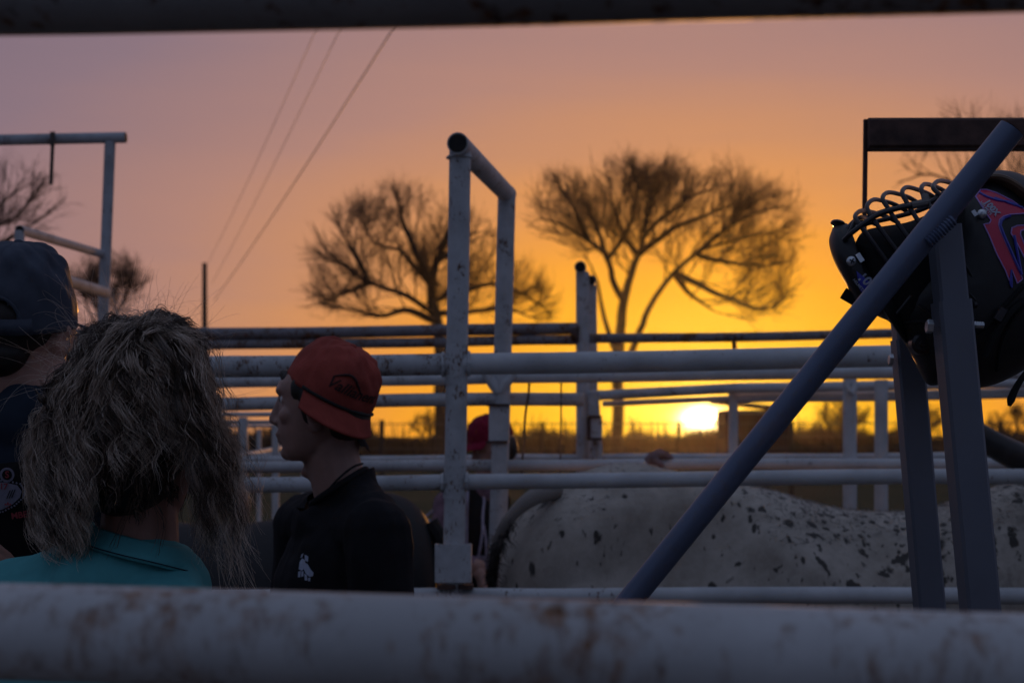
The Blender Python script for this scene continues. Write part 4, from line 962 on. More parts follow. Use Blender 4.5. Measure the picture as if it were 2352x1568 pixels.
# neckline: cut the cloth open along the slanting collar line, then bind the edge
TH, NP = at(721, 1158, YM), at(838, 1082, YM); Cc = (TH + NP) / 2; e1 = (TH - NP).normalized(); pn = Vector((0, 1, 0)).cross(e1); pn = pn if pn.z > 0 else -pn
bm = bmesh.new(); bm.from_mesh(shirt.data)
kill = [v for v in bm.verts if (v.co - Cc).dot(pn) > 0 and math.hypot((v.co - Cc).dot(e1), v.co.y - YM) < 0.092]
bmesh.ops.delete(bm, geom=kill, context='VERTS'); bm.to_mesh(shirt.data); bm.free()
sl_ = (TH - NP).length / 2 + 0.003
pts = [Cc + e1 * sl_ * math.cos(2 * math.pi * q / 48) + Vector((0, 0.069 * math.sin(2 * math.pi * q / 48), 0)) + pn * 0.002 for q in range(49)]
MB().tube(pts, 0.0075, 8, False).build('collar', M['black_cloth'], shirt)
from mathutils.bvhtree import BVHTree
def surf_map(o, Y0, lift=0.0015):
    me = o.data; bv = BVHTree.FromPolygons([v.co for v in me.vertices], [tuple(p.vertices) for p in me.polygons])
    def fn(px, py):
        d = (at(px, py, 1.0) - Vector((0, 0, CZ))).normalized(); h = bv.ray_cast(Vector((0, 0, CZ)) + d * (Y0 - 0.8), d)
        return at(px, py, Y0) if h[0] is None else h[0] - d * lift
    return fn
fnk = surf_map(mbody, YM, lift=0.002)
MB().tube([fnk(*p[:2]) for p in smooth_path([(833, 1064, 0), (815, 1070, 0), (795, 1083, 0), (775, 1101, 0), (757, 1121, 0), (744, 1137, 0), (734, 1148, 0)], 30)], 0.0022, 6).build('necklace', M['black_trim'], man)
fm = surf_map(shirt, YM)
blobs = [[(688, 1290), (694, 1281), (701, 1286), (701, 1300), (694, 1310), (686, 1306)], [(699, 1291), (706, 1294), (714, 1308), (720, 1314), (719, 1322), (711, 1324), (702, 1316), (697, 1304)],
         [(693, 1272), (697, 1270), (694, 1279), (690, 1280)], [(700, 1273), (708, 1277), (707, 1290), (700, 1285)],
         [(685, 1312), (691, 1310), (690, 1324), (684, 1325)], [(692, 1311), (697, 1311), (697, 1322), (692, 1324)], [(699, 1316), (705, 1320), (706, 1332), (700, 1332)], [(708, 1326), (713, 1326), (712, 1334), (708, 1334)]]
map_mesh(poly_mesh(blobs), fm, 'shirt_print', M['white_print'], shirt, 2)
# cap
cb = at(757, 901, YM)
um = Vector((0.47, -0.16, 0.87)); ffm = Vector((0.58, -0.81, 0.0))
cap, pt, (u_, f_, s_) = cap_geo(man, cb - um.normalized() * 0.003, um, ffm, 0.094, 0.093, 0.108, M['red_cap'], 0.043, 0.006, False, True, 0.0026, 4, 0.80, 0.06, 58)
def on_cap(x, y):
    t = x / 0.094; z = (0.040 + y) / 0.108; v = math.asin(min(1.0, max(0.0, z)) ** (1 / 0.92)) / (math.pi / 2)
    return pt(t, v, 0.0035)
map_mesh(text_mesh('Vallianent', 0.030, 0.35, 0.0006), on_cap, 'cap_script', M['cap_thread'], cap, 1)
sw = MB(); sw.tube([on_cap(-0.052 + 0.07 * q, 0.012 + 0.017 * math.sin(q * 3.4) - 0.006 * q) for q in np.linspace(0, 1, 24)], [0.0012 + 0.0016 * math.sin(math.pi * q) for q in np.linspace(0, 1, 24)], 6)
sw.build('cap_swash', M['cap_thread'], cap)

# ---- person in the dark navy cap, back to us ----------------------------------------------
YK = 2.38
kid = thing('person', 'person in dark navy cap seen from behind in black vest with badge at left edge', 'person', (at(0, 0, YK).x, YK, 0))
Rk = frame((0.42, 0.90, 0.0)); hk = at(50, 735, YK)
mb = MB(); L, P, dn = head_geo(mb, hk, Rk)
mb.chain([at(62, 770, YK - 0.005), at(62, 850, YK), at(48, 960, YK + 0.02)], [0.060, 0.060, 0.078])
SR, SL_ = at(215, 965, YK - 0.05), at(-235, 1085, YK + 0.10)
mb.capsule(at(60, 850, YK), SR, 0.052, 0.06); mb.capsule(at(20, 880, YK), SL_, 0.06, 0.06)
eR = SR + Vector((0.02, 0.10, -0.28)); wR = eR + Vector((-0.12, 0.2, 0.02)); eL = SL_ + Vector((-0.08, -0.06, -0.30)); wL = at(-232, 1288, YK - 0.27)
mb.chain([SR, eR, wR], [0.05, 0.042, 0.03]); mb.chain([SL_, eL, wL], [0.05, 0.042, 0.03])
hand(mb, wR, (-0.5, 0.8, 0.0), (0, 0, -1), 1, 1, 0.9)
hand(mb, wL, (0.9, 0.1, 0.05), (0.05, 0.6, -0.5), -1, 1.05, 0.95)
fuse('body', mb, 0.0042, M['skin_warm'], kid, 5, dn); eyes(kid, P, Rk)
mb = MB(); hb_ = hk + Rk @ Vector((-0.022, 0, 0.0)); mb.ell(hb_, (0.086, 0.081, 0.085), Rk); mb.ell(hk + Rk @ Vector((-0.052, 0.005, -0.060)), (0.045, 0.060, 0.040), Rk)
fuse('hair', mb, 0.005, M['dark_hair'], kid, 3)
mb = MB(); midk = (SR + SL_) / 2; latk = (SR - SL_).normalized(); fk = Vector((0.25, 0.96, 0)); Rt = Matrix((fk, Vector((0.96, -0.25, 0)), Vector((0, 0, 1)))).transposed()
mb.ell(midk + Vector((0.01, 0, -0.08)), (0.125, 0.18, 0.20), Rt); mb.ell(midk + Vector((0.01, 0, -0.34)), (0.115, 0.165, 0.26), Rt)
mb.capsule(SR, SL_, 0.068, 0.068); mb.capsule(at(84, 948, YK - 0.005), SR, 0.072, 0.072); mb.capsule(at(20, 985, YK), SL_, 0.07, 0.068)
mb.ell(at(60, 985, YK - 0.01), (0.10, 0.085, 0.07))
mb.capsule(SR, SR.lerp(eR, 0.7), 0.066, 0.06); mb.capsule(SL_, SL_.lerp(eL, 0.7), 0.066, 0.06)
wrinkle(fuse('shirt', mb, 0.006, M['navy_cloth'], kid, 6), 0.005, 9.0, (1.2, 1.2, 0.6), 8.0)
mb = MB(); z1 = at(0, 1052, YK).z; nb = 12; rr_ = []
for i in range(nb):
    q = i / (nb - 1); z = z1 - q * 0.50; cx = midk.x + 0.01; a = 0.207 - 0.02 * math.sin(q * 3.0); b = 0.149 - 0.012 * math.sin(q * 3)
    rr_.append([Vector((cx, YK + 0.02, z + 0.012 * math.cos(2 * math.pi * j / 40 * 2))) + Rt @ Vector((b * math.sin(2 * math.pi * j / 40), a * math.cos(2 * math.pi * j / 40), 0)) for j in range(40)])
mb.rings(rr_, False); vest = mb.build('vest', M['black_vest'], kid, True, 0)
so_ = vest.modifiers.new('thickness', 'SOLIDIFY'); so_.thickness = 0.006
legs(kid, at(-10, 1690, YK) + Vector((0, 0.03, 0)), fk, Vector((0.96, -0.25, 0)), M['denim'], M['boot'], 0.97)
fv = surf_map(vest, YK, lift=0.0075); fv2 = surf_map(vest, YK, lift=0.0095)
def circ(cx, cy, r, n=28): return [(cx + r * math.cos(2 * math.pi * i / n), cy + r * math.sin(2 * math.pi * i / n)) for i in range(n)]
map_mesh(poly_mesh([circ(16, 1090, 17), circ(-20, 1090, 17)]), fv, 'badge_disc', M['badge_print'], vest, 1)
map_mesh(poly_mesh([circ(16, 1090, 11.5), circ(-20, 1090, 11.5)]), surf_map(vest, YK, lift=0.0085), 'badge_ring', M['black_vest'], vest, 1)
def flat_text(body, cx, cy, size, m, nm, rot=0.0, shear=0.0, bold=0.0, parent=vest, fn=None):
    me = text_mesh(body, size, shear, bold); c_, s__ = math.cos(rot), math.sin(rot); g = fn or fv2
    return map_mesh(me, lambda x, y: g(cx + x * c_ - y * s__, cy - (x * s__ + y * c_)), nm, m, parent, 0)
flat_text('S', 16, 1090, 22, M['red_print'], 'badge_letter', 0, 0, 0.5); flat_text('O', -20, 1090, 22, M['red_print'], 'badge_letter', 0, 0, 0.5)
plate = [(-84, 1122), (-30, 1108), (10, 1107), (40, 1114), (50, 1128), (46, 1142), (28, 1158), (4, 1170), (-20, 1174), (-60, 1160), (-90, 1140)]
map_mesh(poly_mesh([plate]), fv, 'badge_plate', M['badge_print'], vest, 2)
loops = []
for i in range(44):
    q = i / 44 * len(plate); k_ = int(q); a_, b_ = plate[k_], plate[(k_ + 1) % len(plate)]; w_ = q - k_
    x, y = a_[0] + (b_[0] - a_[0]) * w_, a_[1] + (b_[1] - a_[1]) * w_; loops.append(circ(-18 + (x + 18) * 1.11, 1138 + (y - 1138) * 1.14, 2.4, 8))
map_mesh(poly_mesh(loops), fv, 'badge_beads', M['badge_print'], vest, 0)
flat_text('17', 8, 1117, 19, M['red_print'], 'badge_number', -0.05, 0, 0.5)
flat_text('lll', 20, 1136, 26, M['black_trim'], 'badge_script', 0.15, 0.6, 0.2)
flat_text('*', 18, 1168, 34, M['red_print'], 'badge_star', 0, 0, 1.0)
flat_text('MBER', 50, 1182, 20, M['red_print'], 'badge_word', 0.14, 0, 0.6)
cap_geo(kid, at(50, 752, YK) , (0.03, -0.20, 0.98), (0.05, 1, 0), 0.102, 0.086, 0.140, M['navy_cap'], 0.07, 0.008, True, False, 0.0028, 9, 0.15, 0.0, 56)

# ---- person behind the posts in a crimson cap and black vest with pale piping -----------------
YQ = 6.0
rider = thing('person', 'person in crimson cap and black vest with pale piping behind the tall posts', 'person', (at(1080, 0, YQ).x, YQ, 0))
Rq = frame((-0.95, -0.25, -0.28)); hq = at(1133, 1026, YQ)
mb = MB(); L, P, dn = head_geo(mb, hq, Rq, 0.98)
nq = at(1116, 1125, YQ)
mb.chain([hq + Vector((0, 0, -0.03)), nq], [0.055, 0.062])
S0, S1 = at(1030, 1160, YQ - 0.16), at(1135, 1150, YQ + 0.18)
e0 = S0 + Vector((-0.03, -0.10, -0.22)); w0_ = at(1098, 1300, YQ - 0.35); e1 = S1 + Vector((0.02, 0.05, -0.30)); w1_ = e1 + Vector((-0.15, -0.15, -0.15))
mb.capsule(S0, S1, 0.055, 0.055); mb.chain([S0, e0, w0_], [0.05, 0.042, 0.03]); mb.chain([S1, e1, w1_], [0.05, 0.042, 0.03])
hand(mb, w0_, (0.2, -0.3, -0.9), (0.9, 0.2, 0), 1, 1.05, 0.8); hand(mb, w1_, (-0.2, -0.3, -0.9), (-0.9, 0.2, 0), -1, 1, 0.8)
fuse('body', mb, 0.006, M['skin'], rider, 5, dn); eyes(rider, P, Rq)
mb = MB(); mb.ell(hq + Rq @ Vector((-0.03, 0, -0.01)), (0.075, 0.081, 0.075), Rq); fuse('hair', mb, 0.006, M['dark_hair'], rider, 3)
mb = MB(); mq = (S0 + S1) / 2; fq = Vector((-0.93, -0.36, 0)); lq = Vector((-0.36, 0.93, 0)); Rt = Matrix((fq, lq, Vector((0, 0, 1)))).transposed()
mb.capsule(S0, S1, 0.066, 0.066); mb.capsule(nq, mq + Vector((0, 0, -0.05)), 0.066, 0.11); mb.capsule(S0, S0.lerp(e0, 0.95), 0.064, 0.055); mb.capsule(S0.lerp(e0, 0.9), e0.lerp(w0_, 0.8), 0.05, 0.042); mb.capsule(S1, S1.lerp(e1, 0.95), 0.064, 0.055)
fuse('shirt', mb, 0.008, M['plaid'], rider, 5)
mb = MB(); mb.ell(mq + Vector((-0.01, 0, -0.16)), (0.145, 0.195, 0.22), Rt); mb.ell(mq + Vector((-0.01, 0, -0.36)), (0.13, 0.18, 0.22), Rt); mb.capsule(S0 + Vector((0.03, 0.06, 0)), S1 - Vector((0, 0.06, 0)), 0.075, 0.075)
qv = fuse('vest', mb, 0.008, M['black_vest'], rider, 5)
fq_ = surf_map(qv, YQ, lift=0.004)
for nm, pl in (('piping', [(1014, 1132), (1006, 1155), (994, 1172), (976, 1188)]), ('piping', [(1074, 1128), (1073, 1160), (1072, 1200), (1072, 1250)]), ('piping', [(1107, 1128), (1112, 1148), (1109, 1180), (1108, 1220), (1104, 1250), (1098, 1282)]), ('piping', [(1110, 1205), (1116, 1240), (1117, 1280)])):
    P_ = smooth_path([(x, y, 0) for x, y in pl], 24); MB().tube([fq_(p[0], p[1]) for p in P_], 0.0055, 6).build(nm, M['white_trim'], qv)
mb = MB(); rng = random.Random(3)
for i in range(12):
    x = 1094 + i * 2.2; mb.tube([fq_(x, 1276), fq_(x + rng.uniform(-2, 2), 1290), fq_(x + rng.uniform(-3, 3), 1298 + rng.uniform(0, 10))], 0.003, 5)
mb.build('fringe', M['white_trim'], qv)
mb = MB(); mb.ell(fq_(986, 1200), (0.012, 0.005, 0.016)); mb.build('vest_patch', M['white_print'], qv)
legs(rider, mq + Vector((0.0, 0, -0.52)), fq, lq, M['denim'], M['boot'], 1.0)
cap_geo(rider, hq + Rq @ Vector((0.0, 0, 0.035)), Rq @ Vector((-0.05, 0, 1)), Rq @ Vector((1, 0, 0)), 0.098, 0.087, 0.104, M['crimson_cap'], 0.068, 0.02, False, False, 0.002, 7, 0.15)
# ---- woman with messy blonde hair and teal shirt, back to us ------------------------------------
YW = 2.0
lady = thing('person', 'woman with messy ash-blonde hair and teal collared shirt seen from behind', 'person', (at(280, 0, YW).x, YW, 0))
Rw = frame((0.62, 0.76, -0.16)); hw_ = at(312, 990, YW + 0.02)
mb = MB(); L, P, dn = head_geo(mb, hw_, Rw, 0.96)
nw = at(318, 1265, YW + 0.015)
mb.chain([hw_ + Rw @ Vector((-0.02, 0, -0.04)), at(322, 1150, YW + 0.02), nw + Vector((0, 0, -0.05))], [0.056, 0.053, 0.062])
SRw, SLw = at(405, 1455, YW - 0.10), at(-60, 1400, YW + 0.10)
mb.capsule(nw + Vector((0, 0, -0.06)), SRw, 0.03, 0.04); mb.capsule(nw + Vector((0, 0, -0.06)), SLw, 0.03, 0.04)
eRw = SRw + Vector((0.05, 0.10, -0.27)); wRw = eRw + Vector((0.10, 0.20, -0.02)); eLw = SLw + Vector((-0.03, 0.05, -0.28)); wLw = eLw + Vector((0.12, 0.2, -0.05))
mb.chain([SRw, eRw, wRw], [0.044, 0.036, 0.025]); mb.chain([SLw, eLw, wLw], [0.044, 0.036, 0.025])
hand(mb, wRw, wRw - eRw, (0, 0, -1), 1, 0.92, 0.6); hand(mb, wLw, wLw - eLw, (0, 0, -1), -1, 0.92, 0.6)
fuse('body', mb, 0.0042, M['skin_warm'], lady, 5, dn); eyes(lady, P, Rw, 0.96)
# shirt with a folded collar
mb = MB(); mw_ = (SRw + SLw) / 2; fw = Vector((0.40, 0.92, 0)); lw = Vector((0.92, -0.40, 0)); Rt = Matrix((fw, lw, Vector((0, 0, 1)))).transposed()
mb.capsule(SRw, SLw, 0.062, 0.062); mb.capsule(nw + Vector((0, 0, -0.065)), SRw, 0.078, 0.062); mb.capsule(nw + Vector((0, 0, -0.06)), SLw, 0.074, 0.062); mb.capsule(at(385, 1330, YW - 0.01), SRw, 0.040, 0.062); mb.capsule(at(210, 1318, YW + 0.03), SLw, 0.048, 0.062)
mb.ell(at(300, 1352, YW + 0.005), (0.112, 0.092, 0.080)); mb.ell(mw_ + Vector((0.02, 0, -0.14)), (0.115, 0.165, 0.17), Rt); mb.ell(mw_ + Vector((0.02, 0, -0.36)), (0.105, 0.15, 0.24), Rt)
mb.chain([SRw, eRw, eRw.lerp(wRw, 0.85)], [0.064, 0.052, 0.040]); mb.chain([SLw, eLw, eLw.lerp(wLw, 0.85)], [0.064, 0.052, 0.040])
wshirt = fuse('shirt', mb, 0.005, M['teal_cloth'], lady, 6); wrinkle(wshirt, 0.004, 10.0, (1.0, 1.0, 0.7), 5.0)
# collar: stand round the neck, then the turned-down leaf
top_, out_, low_ = [], [], []
for i in range(49):
    a = math.radians(-205 + 230 * i / 48)            # around the neck; -90 = towards us
    ca, sa = math.cos(a), math.sin(a)
    cx, cyY = 313, YW + 0.02
    tx = cx + 106 * ca; ty = 1226 + 26 * ca - 10 * sa; top_.append(at(tx, ty, cyY + 0.068 * sa))
    out_.append(at(cx + 122 * ca + (8 if ca > 0 else 0), ty + 12, cyY + 0.079 * sa))
    lx = cx - 2 + (158 if ca > 0 else 148) * ca; ly = 1276 + 34 * ca + 16 * max(0, ca) ** 2 - 16 * sa - 6; low_.append(at(lx, ly, cyY + 0.103 * sa))
vs_ = []
for k in range(49):
    A, B, C = top_[k], out_[k], low_[k]
    vs_ += [A + (A - B) * 0.0 + Vector((0, 0, -0.03)) - (B - A) * 0.3, A, A.lerp(B, 0.6) + Vector((0, 0, 0.002)), B, B.lerp(C, 0.5), C]
fs_ = [(k * 6 + j, (k + 1) * 6 + j, (k + 1) * 6 + j + 1, k * 6 + j + 1) for k in range(48) for j in range(5)]
co_ = MB().add(vs_, fs_).build('collar', M['teal_cloth'], wshirt, True, 0)
so_ = co_.modifiers.new('thickness', 'SOLIDIFY'); so_.thickness = 0.0028
mb = MB(); mb.tube([p.lerp(q, 0.93) + (p - nw).normalized() * 0.0018 + Vector((0, -0.0016, 0.001)) for p, q in zip(out_, low_)], 0.0009, 5, False); mb.build('stitching', M['navy_cloth'], co_)
legs(lady, at(300, 1985, YW), fw, lw, M['denim'], M['boot'], 0.93)

# hair: loose curling locks simulated strand by strand
HR = np.random.default_rng(21)
hc_ = np.array(hw_ + Vector((-0.006, -0.012, 0.012))); hrad = np.array([0.093, 0.108, 0.118])
def head_push(p, k):
    q = (p - hc_) / (hrad * k); d = np.linalg.norm(q, axis=-1, keepdims=True)
    return np.where(d < 1, hc_ + (p - hc_) / np.maximum(d, 1e-6), p)
def limit(p):
    dx = p[:, 0] - hc_[0]; dy = p[:, 1] - hc_[1]; q = np.sqrt((dx / 0.128) ** 2 + (dy / 0.140) ** 2); k = np.where(q > 1, (1 + 0.15 * (q - 1)) / np.maximum(q, 1e-6), 1.0)
    p = p.copy(); p[:, 0] = hc_[0] + dx * k; p[:, 1] = hc_[1] + dy * k; return p
def grow_locks(n, azr, elr, length, lift, grav, curl, freq, spread, strands_n, drift=(0, 0, 0), K=22, seed=0, width=0.0009, out=0.0, clear=1.06):
    r = np.random.default_rng(seed); az_ = r.uniform(azr[0], azr[1], n); el_ = np.arcsin(r.uniform(math.sin(elr[0]), math.sin(elr[1]), n))
    nrm = np.stack([np.cos(el_) * np.sin(az_), -np.cos(el_) * np.cos(az_), np.sin(el_)], -1)     # az 0 = towards us, + = right
    p = hc_ + nrm * hrad * 1.0; nn = nrm / hrad; nn /= np.linalg.norm(nn, axis=1, keepdims=True)
    tang = np.cross(nn, r.normal(0, 1, (n, 3))); tang /= np.linalg.norm(tang, axis=1, keepdims=True)
    v = nn * lift + tang * 0.6 + np.array([0, 0, -0.25]); v /= np.linalg.norm(v, axis=1, keepdims=True)
    ln = length[0] + (length[1] - length[0]) * r.random(n); st = (ln / (K - 1))[:, None]
    ph = r.uniform(0, 6.28, n); fr = freq * r.uniform(0.6, 1.5, n); am = curl * r.uniform(0.5, 1.4, n)
    path = [p.copy()]
    for k in range(1, K):
        t = k / K
        rad_ = p - hc_; rad_[:, 2] = 0; rad_ /= np.linalg.norm(rad_, axis=1, keepdims=True) + 1e-6
        v = v * 0.78 + np.array([0, 0, -1.0]) * grav * (0.3 + t) + rad_ * out + np.array(drift) * 0.3
        side = np.cross(v, nn); side /= np.linalg.norm(side, axis=1, keepdims=True) + 1e-6
        w = (am * np.cos(ph + fr * k * 0.55))[:, None]; w2 = (am * np.sin(ph + fr * k * 0.55))[:, None]
        v = v + side * w + nn * w2 * 0.6
        v /= np.linalg.norm(v, axis=1, keepdims=True); p = p + v * st; p = head_push(p, clear); p = limit(p); path.append(p.copy())
    C = np.stack(path, 1)                                                      # n,K,3
    t = np.linspace(0, 1, K)
    allP = []
    for i in range(n):
        S = max(3, int(strands_n * r.uniform(0.4, 1.5))); off = r.normal(0, 1, (S, 1, 3)) * spread * r.uniform(0.5, 1.3)
        prof = (0.55 + 0.75 * np.abs(np.sin(2.2 * t + r.uniform(0, 3))) * (1 - 0.35 * t))[None, :, None]
        j = np.cumsum(r.normal(0, 0.0007, (S, K, 3)), axis=1); cut = r.uniform(0.72, 1.0, S)
        pl = C[i][None] + off * prof + j
        tt_ = t[None, :] * cut[:, None]; idx = tt_ * (K - 1); i0 = np.minimum(idx.astype(int), K - 2); f_ = (idx - i0)[..., None]
        pl = np.take_along_axis(pl, i0[..., None].repeat(3, -1), 1) * (1 - f_) + np.take_along_axis(pl, (i0 + 1)[..., None].repeat(3, -1), 1) * f_
        allP.append(pl)
    Pn = np.concatenate(allP); R = width * (0.55 + 0.45 * np.sin(np.pi * np.clip(t * 0.9 + 0.1, 0, 1)))[None, :] * r.uniform(0.6, 1.35, (len(Pn), 1))
    R[:, -1] *= 0.35
    return Pn, R
def guided_lock(pts, n, spread0, spread1, wave, seed, K=24, width=0.0006):
    r = np.random.default_rng(seed); C = smooth_path(pts, K); t = np.linspace(0, 1, K)
    off = r.normal(0, 1, (n, 1, 3)); sp = (spread0 + (spread1 - spread0) * t)[None, :, None]
    ph = r.uniform(0, 1.2, (n, 1)); wv = wave * np.sin(5.5 * 2 * np.pi * t[None] * 0.42 + ph)[..., None] * np.array([1.0, 0.4, 0.1])
    P_ = C[None] + off * sp + wv * t[None, :, None] + np.cumsum(r.normal(0, 0.0008, (n, K, 3)), axis=1)
    cut = r.uniform(0.75, 1.0, n); idx = t[None] * cut[:, None] * (K - 1); i0 = np.minimum(idx.astype(int), K - 2); f_ = (idx - i0)[..., None]
    P_ = np.take_along_axis(P_, i0[..., None].repeat(3, -1), 1) * (1 - f_) + np.take_along_axis(P_, (i0 + 1)[..., None].repeat(3, -1), 1) * f_
    R = width * (1 - 0.6 * t)[None] * r.uniform(0.6, 1.3, (n, 1)); return P_, R
# dark roots under everything
mb = MB(); mb.ell(Vector(hc_), tuple(hrad * 1.0)); mb.ell(Vector(hc_) + Vector((0, -0.015, -0.06)), (0.070, 0.075, 0.075))
scalp = fuse('hair', mb, 0.006, M['dark_hair'], lady, 3)
G = []
rad = math.radians
G.append(grow_locks(60, (rad(95), rad(265)), (rad(-10), rad(70)), (0.10, 0.22), 0.25, 0.30, 0.5, 1.0, 0.0040, 34, seed=1, width=0.00055))     # far side of the head
G.append(grow_locks(60, (rad(-75), rad(75)), (rad(0), rad(60)), (0.06, 0.13), 0.22, 0.24, 0.6, 0.9, 0.0034, 26, seed=2, width=0.00055))         # under layer
def hair_depth(px, py):
    q = np.clip(1 - ((px - 312) / 215.0) ** 2, 0.0, 1.0) ** 0.5; t = np.clip((py - 1130) / 160.0, 0, 1); u = np.clip((860 - py) / 150.0, 0, 1)
    return -0.128 * q * (1 - 0.30 * t) * (1 - 0.55 * u ** 1.5) + 0.01
def flow(inner, outer, n, strands_n, wave, wl, spread, seed, cut=(0.75, 1.0), start=(0.0, 0.15), jit=8, dz=0.012, width=0.00045, bias=1.0, frac=0.5, lm=None):
    """locks that fill the band between two traced curves, each wandering in its own waves"""
    r = np.random.default_rng(seed); A = smooth_path([(x, y, 0) for x, y in inner], 60)[:, :2]; B = smooth_path([(x, y, 0) for x, y in outer], 60)[:, :2]; out = []
    K = 26; light = []
    for i in range(n):
        s_ = r.random() ** bias; t0 = r.uniform(*start); t1 = r.uniform(*cut); tt = np.linspace(t0, t1, K)
        C = A + (B - A) * s_; P2 = np.stack([np.interp(tt, np.linspace(0, 1, 60), C[:, c]) for c in (0, 1)], 1)
        T = np.gradient(P2, axis=0); L_ = np.linalg.norm(T, axis=1, keepdims=True) + 1e-9; Nn = np.stack([-T[:, 1], T[:, 0]], 1) / L_; arc = np.cumsum(L_[:, 0])
        ph = r.uniform(0, 6.28); k1 = wl * r.uniform(0.7, 1.4); env = np.clip(np.linspace(0, 1, K) * 3, 0.15, 1)
        k2, k3 = wl * r.uniform(1.5, 3.2), wl * r.uniform(0.35, 0.8); ph2, ph3 = r.uniform(0, 6.28, 2)
        P2 = P2 + Nn * (wave * (r.uniform(0.35, 1.15) * np.sin(arc / k1 * 6.28 + ph) + r.uniform(0.2, 1.0) * np.sin(arc / k2 * 6.28 + ph2) + r.uniform(0.0, 0.35) * np.sin(arc / k3 * 6.28 + ph3)) * env)[:, None] + r.normal(0, jit, (1, 2))
        dep = hair_depth(P2[:, 0], P2[:, 1]) + r.normal(0, dz) + 0.010 * np.cos(arc / k1 * 6.28 + ph)
        C3 = np.array([ap(x, y, z) for (x, y), z in zip(P2, dep)])
        S = max(4, int(strands_n * r.uniform(0.35, 1.6))); off = r.normal(0, 1, (S, 1, 3)) * spread * r.uniform(0.5, 1.4)
        t = np.linspace(0, 1, K); prof = (0.75 + 0.55 * np.sin(arc / k1 * 6.28 * 0.5 + ph) ** 2 + 0.5 * t ** 3)[None, :, None]
        pl = C3[None] + off * prof + np.cumsum(r.normal(0, 0.0006, (S, K, 3)), axis=1)
        ct = r.uniform(0.8, 1.0, S); idx = t[None] * ct[:, None] * (K - 1); i0 = np.minimum(idx.astype(int), K - 2); f_ = (idx - i0)[..., None]
        (light if r.random() < frac else out).append(np.take_along_axis(pl, i0[..., None].repeat(3, -1), 1) * (1 - f_) + np.take_along_axis(pl, (i0 + 1)[..., None].repeat(3, -1), 1) * f_)
    for lst, m in ((out, M['blonde_dark']), (light, lm or M['blonde'])):
        if lst:
            Pn = np.concatenate(lst); R = width * (1 - 0.55 * np.linspace(0, 1, K))[None] * r.uniform(0.6, 1.4, (len(Pn), 1)); G.append((Pn, R, m))
LO = [(240, 775), (190, 830), (146, 890), (110, 960), (76, 1042), (86, 1112), (92, 1182), (104, 1250), (124, 1300)]
LI = [(330, 745), (285, 800), (250, 880), (228, 960), (212, 1040), (205, 1110), (196, 1180), (190, 1245), (186, 1300)]
RO = [(405, 765), (452, 806), (466, 875), (486, 945), (522, 1020), (549, 1085), (560, 1155), (566, 1225), (574, 1300)]
RI = [(350, 745), (392, 810), (418, 890), (432, 960), (442, 1030), (446, 1100), (448, 1170), (456, 1250), (470, 1330)]
def ap(px, py, dy): return np.array(at(px, py, YW + dy))
flow(LI, LO, 60, 60, 16, 120, 0.0036, 31, (0.55, 1.0), bias=0.75, frac=0.5); flow(RI, RO, 38, 50, 13, 130, 0.0038, 32, (0.55, 1.0), bias=0.75)
flow(LI, RI, 30, 40, 20, 100, 0.0032, 33, (0.30, 0.62), (0.0, 0.25))                       # curls down the back
# loose single hairs over the curtains
flow(LI, LO, 300, 4, 15, 120, 0.0030, 51, (0.5, 1.0), (0.0, 0.3), jit=12, dz=0.02, width=0.00036, bias=0.6, frac=0.85); flow(RI, RO, 190, 4, 15, 120, 0.0030, 52, (0.5, 1.0), (0.0, 0.3), jit=14, dz=0.02, width=0.00036, bias=0.6, frac=0.85)
flow(LI, RI, 110, 3, 24, 100, 0.0030, 53, (0.3, 0.66), (0.0, 0.3), jit=14, dz=0.015, width=0.00036, frac=0.7)
# bright ribbons: highlights from the sky put into the strand colour
flow(LI, LO, 34, 18, 20, 110, 0.0013, 61, (0.5, 1.0), (0.0, 0.3), jit=10, dz=0.006, width=0.0005, bias=0.8, frac=1.0, lm=M['highlight']); flow(RI, RO, 20, 14, 16, 120, 0.0013, 62, (0.5, 1.0), (0.0, 0.3), jit=10, dz=0.006, width=0.0005, bias=0.8, frac=1.0, lm=M['highlight'])
flow(LI, RI, 20, 12, 26, 95, 0.0012, 63, (0.35, 0.7), (0.0, 0.25), jit=14, dz=0.004, width=0.0005, frac=1.0, lm=M['highlight'])
# tousled loops over the crown
C0 = [(300, 790), (270, 770), (225, 775), (185, 830), (160, 890)]; C1 = [(310, 780), (288, 752), (245, 765), (205, 800), (165, 860)]
C2 = [(320, 790), (350, 772), (400, 776), (445, 830), (465, 900)]; C3_ = [(312, 780), (350, 748), (408, 754), (448, 790), (464, 860)]
C4 = [(300, 780), (310, 830), (290, 900), (300, 960), (280, 1010)]; C5 = [(330, 760), (370, 820), (400, 880), (390, 960), (420, 1010)]
flow(C0, C1, 30, 44, 14, 100, 0.0034, 34, (0.5, 1.0), (0, 0.3), frac=0.4); flow(C2, C3_, 30, 44, 14, 100, 0.0034, 35, (0.5, 1.0), (0, 0.3))
C6 = [(240, 805), (272, 775), (320, 768), (372, 770), (420, 794), (440, 838)]; C7 = [(250, 785), (280, 760), (320, 744), (372, 748), (425, 774), (448, 815)]
flow(C6, C7, 26, 44, 12, 95, 0.0036, 37, (0.45, 1.0), (0, 0.45), dz=0.015); flow(C6[::-1], C7[::-1], 22, 40, 14, 95, 0.0036, 38, (0.45, 1.0), (0, 0.45), dz=0.015)
flow(C0, C1, 9, 14, 18, 85, 0.0012, 64, (0.5, 1.0), (0, 0.3), dz=0.005, frac=1.0, lm=M['highlight']); flow(C2, C3_, 9, 14, 18, 85, 0.0012, 65, (0.5, 1.0), (0, 0.3), dz=0.005, frac=1.0, lm=M['highlight'])
